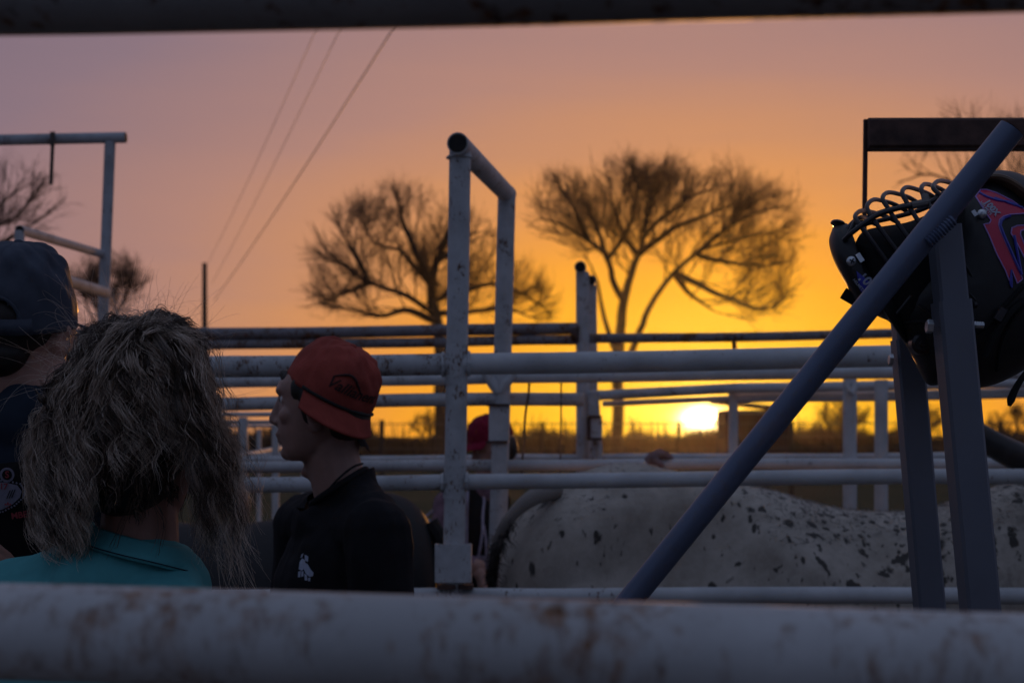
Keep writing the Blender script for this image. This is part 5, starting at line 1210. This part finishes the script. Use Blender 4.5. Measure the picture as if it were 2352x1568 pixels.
flow(C4, C5, 24, 36, 18, 95, 0.0032, 36, (0.5, 1.0), (0, 0.35), dz=0.008)
G.append(guided_lock([ap(300, 1040, -.11), ap(310, 1110, -.10), ap(290, 1170, -.09), ap(268, 1240, -.085), ap(235, 1295, -.085)], 9, .001, .002, 0.002, 131))
G.append(guided_lock([ap(360, 1060, -.10), ap(350, 1140, -.09), ap(372, 1220, -.085), ap(345, 1290, -.09)], 7, .001, .003, 0.003, 132))
for i, g_ in enumerate(G):
    P_, R_2 = g_[0], g_[1]
    strands('locks', P_, R_2, g_[2] if len(g_) > 2 else M['blonde_dark'], scalp, 3)
# dark hair close to the nape
P_, R_2 = grow_locks(44, (rad(-60), rad(60)), (rad(-50), rad(5)), (0.03, 0.08), 0.25, 0.30, 0.25, 0.9, 0.0045, 22, seed=7, out=0.0)
strands('nape_locks', P_, R_2, M['blonde_dark'], scalp, 3)
# flyaways
r = np.random.default_rng(9); n = 480; K = 14
az_ = r.uniform(-2.6, 2.6, n); el_ = r.uniform(0.15, 1.5, n); nrm = np.stack([np.cos(el_) * np.sin(az_), -np.cos(el_) * np.cos(az_), np.sin(el_)], -1)
p = hc_ + nrm * hrad * 1.22; v = nrm + r.normal(0, 0.35, (n, 3)); v /= np.linalg.norm(v, axis=1, keepdims=True); st = (r.uniform(0.03, 0.115, n) / K)[:, None]; ax_ = r.normal(0, 1, (n, 3)); kk = r.normal(0, 0.16, (n, 1))
path = [p]
for k in range(K - 1):
    v = v + np.cross(ax_, v) * kk + np.array([0, 0, -0.02]) + r.normal(0, 0.03, (n, 3)); v /= np.linalg.norm(v, axis=1, keepdims=True); path.append(path[-1] + v * st)
FP = np.stack(path, 1); strands('flyaways', FP, np.full((n, K), 0.00020) * np.linspace(1, 0.5, K)[None], M['blonde'], scalp, 3)
n = 120; px_ = r.uniform(500, 560, n); P0 = np.array([ap(a_, b_, c_) for a_, b_, c_ in zip(px_, r.uniform(1080, 1300, n), r.uniform(-0.04, 0.05, n))])
v = np.stack([r.uniform(0.0, 0.5, n), r.normal(0, 0.2, n), -np.ones(n)], -1); v /= np.linalg.norm(v, axis=1, keepdims=True); path = [P0]; st = (r.uniform(0.04, 0.09, n) / K)[:, None]
for k in range(K - 1): v = v + r.normal(0, 0.06, (n, 3)) + np.array([0.01, 0, 0]); v /= np.linalg.norm(v, axis=1, keepdims=True); path.append(path[-1] + v * st)
strands('flyaways', np.stack(path, 1), np.full((n, K), 0.00028) * np.linspace(1, 0.4, K)[None], M['blonde'], scalp, 3)
# small hair tie
pts = [ap(280 + 14 * math.cos(t), 916 + 24 * math.sin(t), -0.112 + 0.01 * math.cos(t)) for t in np.linspace(0, 5.2, 24)]
MB().tube(pts, 0.0016, 6).build('hair_tie', M['teal_cloth'], scalp)

# ------------------------------------------------------------------ bulls
def bull(name, label, spine, Yc, m, flip=1, fur=True, seed=1, dents=()):
    """spine: (px of station, back py, belly py, half width m); body is one melted surface with legs, neck and head"""
    x_mid = at(spine[len(spine) // 2][0], 0, Yc).x
    root = thing(name, label, 'bull', (x_mid, Yc, 0), 'bulls standing in the bucking chutes')
    mb = MB(); rr_ = []
    Xs = [at(s[0], 0, Yc).x for s in spine]; Zt = [at(0, s[1], Yc).z for s in spine]; Zb = [at(0, s[2], Yc).z for s in spine]; Wd = [s[3] for s in spine]
    Q = smooth_path([(a_, b_, c_) for a_, b_, c_ in zip(Xs, Zt, Zb)], 44); Wq = np.interp(np.linspace(0, len(Wd) - 1, 44), range(len(Wd)), Wd)
    for (x, zt, zb), w in zip(Q, Wq):
        c, h = (zt + zb) / 2, (zt - zb) / 2; ring = []
        for j in range(36):
            t = 2 * math.pi * j / 36; s_ = math.sin(t)
            ww = w * (1 - 0.22 * max(0, s_) ** 2)                     # narrower towards the backbone
            ring.append(Vector((x, Yc + ww * math.copysign(abs(math.cos(t)) ** 0.9, math.cos(t)), c + h * math.copysign(abs(s_) ** 0.95, s_))))
        rr_.append(ring)
    mb.rings(rr_)
    xr, xs = Xs[0], Xs[-1]; L_ = xs - xr; d = 1 if L_ > 0 else -1
    zr = 0.72
    for s in (-1, 1):
        y = Yc + s * 0.17
        hx = xr + d * 0.27; mb.chain([(hx, y, 1.05), (hx + d * 0.10, y + s * 0.02, 0.80), (hx - d * 0.10, y, 0.48), (hx - d * 0.06, y, 0.10)], [0.20, 0.13, 0.065, 0.05])
        fx = xr + d * 1.42; mb.chain([(fx, y, 1.00), (fx + d * 0.02, y, 0.70), (fx + d * 0.01, y, 0.42), (fx + d * 0.02, y, 0.10)], [0.17, 0.10, 0.062, 0.05])
        mb.capsule((hx - d * 0.04, y, 0.06), (hx + d * 0.02, y, 0.04), 0.055, 0.05); mb.capsule((fx + d * 0.02, y, 0.06), (fx + d * 0.08, y, 0.04), 0.055, 0.05)
        mb.ell((xr + d * 0.22, Yc + s * 0.13, 1.20), (0.16, 0.15, 0.24))          # buttock
        mb.ell((xr + d * 1.45, Yc + s * 0.15, 1.08), (0.20, 0.13, 0.28))          # shoulder blade
    nx = xs; nz = (Zt[-1] + Zb[-1]) / 2
    hd = Vector((nx + d * 0.46, Yc, nz + 0.14))
    mb.capsule((nx - d * 0.1, Yc, nz + 0.06), hd, 0.25, 0.15); mb.chain([hd, hd + Vector((d * 0.16, 0, -0.10)), hd + Vector((d * 0.36, 0, -0.26))], [0.15, 0.125, 0.085])
    for s in (-1, 1): mb.ell(hd + Vector((-d * 0.02, s * 0.19, 0.02)), (0.04, 0.11, 0.055))
    body = fuse('body', mb, 0.020, m, root, 6, dents)
    return root, body, hd, d
W_SP = [(1146, 1285, 1390, 0.10), (1165, 1210, 1480, 0.20), (1225, 1145, 1560, 0.285), (1320, 1090, 1600, 0.31), (1430, 1060, 1600, 0.315), (1550, 1080, 1590, 0.30), (1660, 1103, 1600, 0.31), (1780, 1126, 1620, 0.325), (1870, 1154, 1630, 0.33),
        (1960, 1170, 1630, 0.33), (2070, 1174, 1625, 0.32), (2150, 1162, 1620, 0.31), (2230, 1136, 1610, 0.30), (2330, 1104, 1600, 0.29), (2440, 1092, 1570, 0.26)]
bw, body, hd, d = bull('bull', 'white bull with dark speckles standing in the chute under the rails', W_SP, 4.34, M['hide'], dents=[(tuple(at(1640, 1240, 4.04)), 0.17, (0, 0.10, 0)), (tuple(at(1560, 1330, 4.04)), 0.12, (0, 0.07, 0)), (tuple(at(1430, 1120, 4.06)), 0.09, (0, -0.05, 0.01)), (tuple(at(1290, 1230, 4.05)), 0.14, (0, -0.06, 0)), (tuple(at(1400, 1300, 4.03)), 0.12, (0, 0.035, 0)), (tuple(at(1860, 1290, 4.02)), 0.16, (0, -0.04, 0)), (tuple(at(2060, 1240, 4.02)), 0.13, (0, 0.07, 0)), (tuple(at(1760, 1180, 4.05)), 0.10, (0, -0.03, 0)), (tuple(at(1950, 1230, 4.03)), 0.08, (0, 0.03, 0)), (tuple(at(2200, 1210, 4.03)), 0.12, (0, -0.035, 0))])
# tail: thick at the root, dropping behind the rump
mb = MB(); tp = [at(1275, 1122, 4.20), at(1228, 1140, 4.14), at(1186, 1172, 4.12), at(1156, 1212, 4.12), at(1138, 1265, 4.13), at(1131, 1330, 4.15), at(1129, 1420, 4.17), at(1131, 1520, 4.18)]
P_ = smooth_path(tp, 30); mb.tube([Vector(p) for p in P_], list(np.interp(np.linspace(0, 1, 30), [0, 0.3, 0.7, 1], [0.032, 0.018, 0.014, 0.011])), 12)
M['tail_hide'] = plain('tail_hide', (0.085, 0.068, 0.060), 0.85, 0.5, 14, 0, 0.4, 260)
_n, _l = M['tail_hide'].node_tree.nodes, M['tail_hide'].node_tree.links; _t = _n.new('ShaderNodeTexCoord'); _s = _n.new('ShaderNodeSeparateXYZ'); _l.new(_t.outputs['Object'], _s.inputs[0])
_z = mth(_n, _l, 'ADD', _s.outputs['Z'], mth(_n, _l, 'MULTIPLY', noise(_n, _l, coords(_n, _l), 30, 4, 0.7), 0.10))
_l.new(cramp(_n, _l, mth(_n, _l, 'SUBTRACT', _z, 0.9), [(0.40, (0.028, 0.022, 0.020)), (0.54, (0.27, 0.24, 0.22))]), _n['Principled BSDF'].inputs['Base Color'])
tail = mb.build('tail', M['tail_hide'], bw)
r = np.random.default_rng(4); n = 500; t0 = r.uniform(0.35, 1.0, n); base = np.array([P_[int(t * 29)] for t in t0]); K = 5
dv = np.stack([r.normal(0, 0.3, n), r.normal(0, 0.3, n), -np.ones(n)], -1); ln = r.uniform(0.02, 0.07, n)
FP = np.stack([base + np.stack([r.normal(0, .008, n), r.normal(0, .008, n), np.zeros(n)], -1) + dv * (ln * k / (K - 1))[:, None] for k in range(K)], 1)
strands('tail_hair', FP, np.tile(np.linspace(0.0016, 0.0004, K), (n, 1)), M['dark_hair'], tail, 3)
# horns
for s in (-1, 1):
    a0 = hd + Vector((-0.02, s * 0.10, 0.06))
    pts = [a0, hd + Vector((-0.10, s * 0.20, 0.10)), hd + Vector((-0.22, s * 0.24, 0.13))] if s > 0 else [a0, at(2430, 1092, 4.10), at(2345, 1052, 4.05), at(2285, 1022, 4.02), at(2225, 985, 4.02)]
    P3 = smooth_path(pts, 20); MB().tube([Vector(p) for p in P3], list(np.linspace(0.050, 0.034 if s < 0 else 0.014, 20)), 14).build('horn', M['horn'], bw)
    e = hd + Vector((d * 0.08, s * 0.115, -0.01)); MB().ell(e, (0.02, 0.014, 0.018)).build('eye', M['black_trim'], bw)
def fur_on(o, n, ln, seed, direction, m, parent, keep=None, width=0.0016):
    me = o.data; me.calc_loop_triangles(); r = np.random.default_rng(seed)
    co = np.empty(len(me.vertices) * 3); me.vertices.foreach_get('co', co); co = co.reshape(-1, 3)
    tri = np.empty(len(me.loop_triangles) * 3, np.int32); me.loop_triangles.foreach_get('vertices', tri); tri = tri.reshape(-1, 3)
    a, b, c = co[tri[:, 0]], co[tri[:, 1]], co[tri[:, 2]]; nr = np.cross(b - a, c - a); ar = np.linalg.norm(nr, axis=1); nr /= ar[:, None] + 1e-12
    if keep is not None: ar = ar * keep((a + b + c) / 3, nr)
    k = r.choice(len(tri), n, p=ar / ar.sum()); u = r.random((n, 1)); v_ = r.random((n, 1)); sw = u + v_ > 1; u = np.where(sw, 1 - u, u); v_ = np.where(sw, 1 - v_, v_)
    P0 = a[k] + (b[k] - a[k]) * u + (c[k] - a[k]) * v_; N0 = nr[k]; D = np.array(direction) + r.normal(0, 0.35, (n, 3)); D -= N0 * (D * N0).sum(1, keepdims=True) * 0.85; D += N0 * r.uniform(0.25, 0.7, (n, 1))
    D /= np.linalg.norm(D, axis=1, keepdims=True); L2 = ln * r.uniform(0.4, 1.3, (n, 1))
    FP = np.stack([P0 - N0 * 0.001, P0 + D * L2 * 0.55, P0 + D * L2 + np.array([0, 0, -0.12]) * L2], 1)
    return strands('coat', FP, np.tile(np.array([width, width * 0.7, width * 0.25]), (n, 1)), m, parent, 3)
fur_on(body, 9000, 0.015, 3, (-0.7, 0, -0.4), M['fur'], bw, lambda c, nr: ((nr[:, 2] > 0.62) & (c[:, 2] > 1.3)).astype(float) * np.where(c[:, 0] > 0.75, 2.2, 0.6), 0.0007)
B_SP = [(1003, 1300, 1400, 0.10), (992, 1215, 1480, 0.20), (958, 1160, 1560, 0.28), (900, 1130, 1600, 0.30), (830, 1128, 1600, 0.31), (740, 1150, 1600, 0.31), (650, 1185, 1610, 0.32), (560, 1200, 1620, 0.32), (430, 1200, 1620, 0.32), (300, 1180, 1620, 0.31), (180, 1150, 1600, 0.29), (60, 1130, 1570, 0.26)]
bb_, bbody, hd2, d2 = bull('bull', 'black bull in the left chute behind the man in the red cap', B_SP, 4.34, M['black_hide'])
for s in (-1, 1):
    P3 = smooth_path([hd2 + Vector((0.02, s * 0.10, 0.06)), hd2 + Vector((0.0, s * 0.24, 0.10)), hd2 + Vector((-0.10, s * 0.30, 0.20))], 16)
    MB().tube([Vector(p) for p in P3], list(np.linspace(0.042, 0.010, 16)), 12).build('horn', M['horn'], bb_)
mb = MB(); P_ = smooth_path([at(985, 1200, 4.3), at(1008, 1240, 4.3), at(1016, 1320, 4.3), at(1014, 1500, 4.3)], 20); mb.tube([Vector(p) for p in P_], list(np.linspace(0.03, 0.014, 20)), 10); mb.build('tail', M['black_hide'], bb_)

# glove on the back rail
g0 = at(1489, 1062, 4.72); mb = MB()
mb.chain([g0, at(1503, 1052, 4.72), at(1515, 1043, 4.73)], [0.020, 0.026, 0.020])
for i, (x, y, dy) in enumerate(((1534, 1046, -0.035), (1541, 1048, -0.012), (1540, 1052, 0.012), (1530, 1055, 0.034))): mb.chain([at(1513, 1046, 4.73 + dy * 0.6), at((1513 + x) / 2 + 4, 1043 + i, 4.73 + dy), at(x, y + 3, 4.73 + dy)], [0.0125, 0.0115, 0.010], 8)
mb.chain([at(1505, 1058, 4.70), at(1516, 1064, 4.67), at(1520, 1070, 4.67)], [0.0125, 0.011, 0.010], 8)
tag(fuse('glove', mb, 0.004, M['glove'], None, 4), 'dusty work glove resting on the rail just above the white bull', 'glove')
# ------------------------------------------------------------------ bull-riding helmet hung on the stand
YE = 2.125
hel = thing('helmet', 'black bull-riding helmet with wire face cage and red decal hanging on the steel stand', 'helmet', at(2230, 640, YE))
def dense(poly, k=72):
    """resample a closed outline smoothly"""
    P_ = [(x, y, 0) for x, y in poly]; P_ = smooth_path(P_ + [P_[0]], k + 1)[:-1]; return [(p[0], p[1]) for p in P_]
def pillow(name, poly, c, W_, m, parent, expo=2.4, K=12, yoff=0.0, cap=0.0):
    """inflate a side outline: outline scaled towards c while it widens sideways"""
    P_ = dense(poly); rr_ = []
    for i in range(-K, K + 1):
        a = i / K * math.pi / 2 * 0.985; lat = math.sin(a); k = max(0.0, 1 - abs(lat) ** expo) ** (1 / expo)
        rr_.append([at(c[0] + (x - c[0]) * k, c[1] + (y - c[1]) * k, YE + yoff + lat * W_) for x, y in P_])
    mb = MB(); mb.rings(rr_); return mb.build(name, m, parent, True, 0)
shell = pillow('shell', [(2046, 742), (2085, 800), (2118, 866), (2136, 885), (2165, 883), (2200, 886), (2236, 892), (2290, 881), (2352, 850), (2420, 800), (2470, 720), (2490, 620), (2470, 520), (2420, 450), (2350, 402), (2285, 392), (2225, 420), (2180, 500), (2120, 590), (2050, 680)], (2275, 650), 0.122, M['helmet_black'], hel, 2.5)
liner = pillow('liner', [(1962, 560), (1990, 528), (2085, 510), (2150, 482), (2215, 445), (2300, 500), (2300, 690), (2110, 780), (2035, 722), (1985, 660)], (2130, 610), 0.100, M['liner'], hel, 3.0)
chin = pillow('chin_guard', [(1912, 524), (1930, 512), (1950, 517), (1962, 548), (1985, 600), (2040, 660), (2095, 715), (2085, 790), (2046, 742), (2018, 727), (1975, 703), (1940, 648), (1915, 598), (1904, 556)], (1990, 645), 0.088, M['helmet_black'], hel, 3.0)
MB().ell(at(1925, 514, YE - 0.02), (0.011, 0.02, 0.005), Matrix.Rotation(0.35, 3, 'Y')).build('vent_cover', M['cage'], chin)
def E(px, py, lat): return at(px, py, YE + lat)
cage = None
def bars(pts, r=0.0034, m=None):
    P_ = smooth_path([E(*p) for p in pts], 26); return MB().tube([Vector(p) for p in P_], r, 8).build('cage_bar', m or M['cage'], hel)
for near_, apex, far_ in (
    ([(2060, 636, -.100), (2037, 601, -.098), (1996, 545, -.092), (1973, 514, -.085), (1964, 497, -.07)], (1978, 484, -.03), [(2005, 488, .03), (2034, 497, .07), (2064, 512, .09)]),
    ([(2085, 610, -.105), (2057, 572, -.10), (2020, 523, -.092), (2003, 500, -.085), (1991, 475, -.07)], (2005, 459, -.03), [(2026, 461, .03), (2056, 470, .07), (2090, 490, .09)]),
    ([(2108, 575, -.105), (2082, 540, -.10), (2058, 507, -.092), (2041, 480, -.085), (2027, 456, -.07)], (2040, 442, -.03), [(2072, 448, .03), (2096, 458, .07), (2120, 475, .09)]),
    ([(2140, 545, -.105), (2110, 508, -.10), (2098, 490, -.092), (2084, 467, -.085), (2072, 442, -.07)], (2084, 430, -.03), [(2114, 438, .03), (2136, 447, .07), (2158, 462, .09)]),
    ([(2170, 515, -.105), (2142, 482, -.10), (2134, 470, -.092), (2124, 455, -.085), (2116, 434, -.07)], (2124, 423, -.03), [(2144, 427, .03), (2166, 437, .07), (2190, 452, .09)]),
    ([(2196, 480, -.10), (2170, 455, -.095), (2150, 440, -.088), (2143, 428, -.075)], (2155, 416, -.03), [(2176, 418, .03), (2200, 428, .07), (2216, 440, .09)])):
    bars(near_ + [apex] + far_)
bars([(1938, 552, -.075), (1962, 530, -.088), (2009, 497, -.090), (2049, 482, -.091), (2094, 472, -.091), (2136, 464, -.090), (2175, 440, -.088), (2215, 425, -.085)], 0.0038)
bars([(1960, 520, .085), (2000, 496, .088), (2060, 476, .088), (2120, 462, .088), (2190, 436, .085)], 0.0036)
bars([(1950, 530, -.02), (1990, 514, -.005), (2050, 500, .0), (2120, 480, .0), (2200, 440, .0)], 0.0036)
bars([(1938, 548, -.06), (1952, 518, -.05), (1975, 500, -.03), (1990, 503, .02), (2010, 515, .06)], 0.0034)
bars([(1945, 545, -.07), (1962, 512, -.06), (1957, 525, -.05)], 0.0030)
mb = MB(); P_ = smooth_path([E(2094, 472, -.091), E(2116, 468, -.091), E(2134, 464, -.090)], 10); mb.tube([Vector(p) for p in P_], [0.0052, 0.0058, 0.0055, 0.006, 0.0057, 0.006, 0.0056, 0.0058, 0.0054, 0.0058], 9); mb.tube([E(2128, 468, -.092), E(2124, 448, -.085)], 0.0055, 9); mb.build('tape_wrap', M['tape'], hel)
# cheek ribs and straps inside
for i, (x0_, y0_, x1_, y1_) in enumerate(((2190, 560, 2235, 640), (2196, 640, 2250, 700), (2200, 700, 2232, 735), (2092, 680, 2060, 720))):
    bars([(x0_, y0_, -.112), ((x0_ + x1_) / 2, (y0_ + y1_) / 2, -.120), (x1_, y1_, -.118)], 0.0022, M['helmet_black'])
MB().bar(E(1937, 673, -.02), E(1990, 704, -.03), 0.011, 0.017, (0.3, 0, 1), 0.3).build('strap_end', M['liner'], hel)
mb = MB(); P_ = smooth_path([E(2385, 820, -.09), E(2352, 862, -.10), (E(2334, 890, -.10)), E(2324, 912, -.10), E(2318, 932, -.10)], 18)
mb.tube([Vector(p) for p in P_], [0.0035 + 0.0028 * (i / 17) if i < 15 else 0.006 - 0.0012 * (i - 14) for i in range(18)], 8); mb.build('chin_strap', M['liner'], hel)
fs = surf_map(shell, YE, lift=0.0012); fs2 = surf_map(shell, YE, lift=0.0022); fs3 = surf_map(shell, YE, lift=0.0032)
def Z(pts): return [(2180.5 + x * 0.1953, 367.5 + y * 0.1953) for x, y in pts]
red1 = Z([(310, 430), (370, 350), (440, 350), (560, 390), (740, 480), (880, 580), (1000, 660), (1000, 628), (878, 630), (720, 640), (640, 660), (590, 700), (580, 760), (600, 830), (680, 1010), (760, 1180), (830, 1320), (860, 1400), (800, 1450), (735, 1290), (715, 1440), (660, 1300), (560, 1110), (470, 890), (405, 755), (470, 745), (490, 710), (450, 650), (380, 540)])
red2 = Z([(1000, 770), (878, 768), (800, 772), (735, 800), (726, 860), (790, 970), (878, 1140), (980, 1330), (1060, 1330), (960, 1150), (880, 985), (835, 875), (842, 832), (880, 820), (1000, 820)])
map_mesh(poly_mesh([red1]), fs, 'red_decal', M['gloss_red'], shell, 3); map_mesh(poly_mesh([red2]), fs, 'red_decal', M['gloss_red'], shell, 3)
def outline(loop, r, m, nm, fn):
    pts = [fn(*p) for p in loop]; dn_ = []
    for i in range(len(pts)):
        a, b = loop[i], loop[(i + 1) % len(loop)]
        for k in range(3): dn_.append(fn(a[0] + (b[0] - a[0]) * k / 3, a[1] + (b[1] - a[1]) * k / 3))
    return MB().tube(dn_, r, 5, False).build(nm, m, shell)
outline(red1 + red1[:1], 0.0011, M['violet_line'], 'decal_outline', fs); outline(red2 + red2[:1], 0.0011, M['violet_line'], 'decal_outline', fs)
outline(Z([(360, 385), (440, 430), (560, 470), (700, 490), (860, 560)]), 0.0018, M['gloss_blue'], 'blue_stripe', fs2)
outline(Z([(720, 655), (650, 680), (610, 720), (600, 770), (640, 880), (720, 1060), (790, 1220), (850, 1350)]), 0.0020, M['gloss_blue'], 'blue_stripe', fs2)
outline(Z([(735, 1290), (715, 1440), (735, 1500)]), 0.0016, M['gloss_blue'], 'blue_stripe', fs2)
flat_text('100X', 2277, 476, 19, M['white_print'], 'decal_text', -0.85, 0.2, 0.9, shell, fs3)
flat_text('HELMETS', 2264, 478, 9.5, M['white_print'], 'decal_text', -0.90, 0.1, 0.25, shell, fs3)
fc = surf_map(chin, YE, lift=0.0012); fc2 = surf_map(chin, YE, lift=0.0022)
st_ = [(1967, 622), (2004, 652), (1994, 690), (1974, 664)]
map_mesh(poly_mesh([st_]), fc, 'sticker', M['gloss_blue'], chin, 2)
flat_text('100', 1990, 645, 30, M['white_print'], 'sticker_text', -0.66, 0.2, 0.9, chin, fc2)
flat_text('HELMETS', 1972, 655, 9, M['white_print'], 'sticker_text', -0.86, 0.1, 0.25, chin, fc2)
def stud(px, py, r, nm, m, fn, parent, h=0.003):
    p = fn(px, py); mb = MB(); mb.ell(p, (r, h, r)); return mb.build(nm, m, parent)
sc1 = stud(1956, 600, 0.0075, 'screw', M['zinc'], fc, chin)
p = fc(1956, 600) + Vector((0, -0.0035, 0)); MB().box(p, (0.008, 0.001, 0.0017), Matrix.Rotation(0.5, 3, 'Y')).box(p, (0.0017, 0.0012, 0.008), Matrix.Rotation(0.5, 3, 'Y')).build('screw_slot', M['liner'], sc1, False)
MB().bar(E(1969, 583, -.088), E(1981, 601, -.090), 0.0075, 0.003, (0, 1, 0)).build('clip', M['zinc'], hel)
MB().bar(E(2234, 484, -.106), E(2242, 496, -.108), 0.0065, 0.003, (0, 1, 0)).build('clip', M['zinc'], hel)
stud(2256, 492, 0.0075, 'screw', M['zinc'], fs2, shell, 0.006)
k0 = fs(2115, 790); mb = MB(); mb.tube([k0 + Vector((0, 0.01, 0)), k0 + Vector((0, -0.006, 0)), k0 + Vector((0, -0.009, 0))], [0.0155, 0.0150, 0.011], 20); mb.tube([k0 + Vector((0, -0.008, 0)), k0 + Vector((0, -0.011, 0))], [0.006, 0.004], 12); mb.build('snap', M['cage'], shell)
stud(2036, 706, 0.006, 'screw', M['cage'], fs2, shell, 0.006)
bars([(2352, 690, -.118), (2320, 720, -.125), (2285, 770, -.125), (2260, 820, -.12)], 0.0045, M['liner'])
mb = MB(); mb.bar(E(2290, 735, -.128), E(2306, 708, -.128), 0.012, 0.004, (0, 1, 0)).build('buckle', M['cage'], hel)
for i, pl in enumerate(([(2352, 655), (2310, 700), (2272, 745), (2225, 775)], [(2352, 700), (2325, 735), (2300, 790), (2290, 850)], [(2195, 560), (2215, 620), (2226, 690), (2222, 760)], [(2110, 700), (2150, 730), (2180, 760)], [(2060, 742), (2120, 738), (2180, 752), (2230, 790)])):
    Pq = [fs(x, y) for x, y, _ in smooth_path([(x, y, 0) for x, y in pl], 16)]
    MB().tube(Pq, 0.0035 if i < 2 else 0.0020, 6).build('shell_strap' if i < 2 else 'shell_ridge', M['liner'] if i < 2 else M['cage'], shell)
for px, py in ((2212, 640), (2200, 700), (2150, 790), (2240, 700), (2072, 690)): stud(px, py, 0.0042, 'screw', M['cage'], fs, shell, 0.004)
# brown leather pad over the crown
P0 = smooth_path([E(2215, 425, -0.03), E(2262, 418, -0.04), E(2300, 428, -0.05), E(2352, 466, -0.06), (E(2420, 520, -0.06)), E(2480, 600, -0.05)], 24); rr_ = []
for i, p in enumerate(P0):
    t = Vector(P0[min(i + 1, 23)] - P0[max(i - 1, 0)]).normalized(); n_ = t.cross(Vector((0, 1, 0))).normalized(); w_ = 0.045; h_ = 0.011 * min(1, 0.25 + i / 6) * min(1, 0.3 + (23 - i) / 6)
    rr_.append([Vector(p) + n_ * h_ * math.cos(a) * (1 + 0.15 * math.sin(3 * a)) + Vector((0, 1, 0)) * w_ * math.sin(a) for a in [2 * math.pi * j / 20 for j in range(20)]])
MB().rings(rr_).build('leather_pad', M['leather'], hel)

# ------------------------------------------------------------------ evening haze
mb = MB(); mb.box((0, 110, 18), (420, 260, 44)); hz = mb.build('haze', None, None, False)
hm = bpy.data.materials.new('evening_haze'); hm.use_nodes = True; hn, hl = hm.node_tree.nodes, hm.node_tree.links
hn.clear(); ho = hn.new('ShaderNodeOutputMaterial'); hv = hn.new('ShaderNodeVolumePrincipled')
hv.inputs['Density'].default_value = 0.00014; hv.inputs['Color'].default_value = (0.9, 0.88, 0.86, 1); hv.inputs['Anisotropy'].default_value = 0.9
hl.new(hv.outputs[0], ho.inputs['Volume']); hz.data.materials.append(hm); tag(hz, kind='stuff')
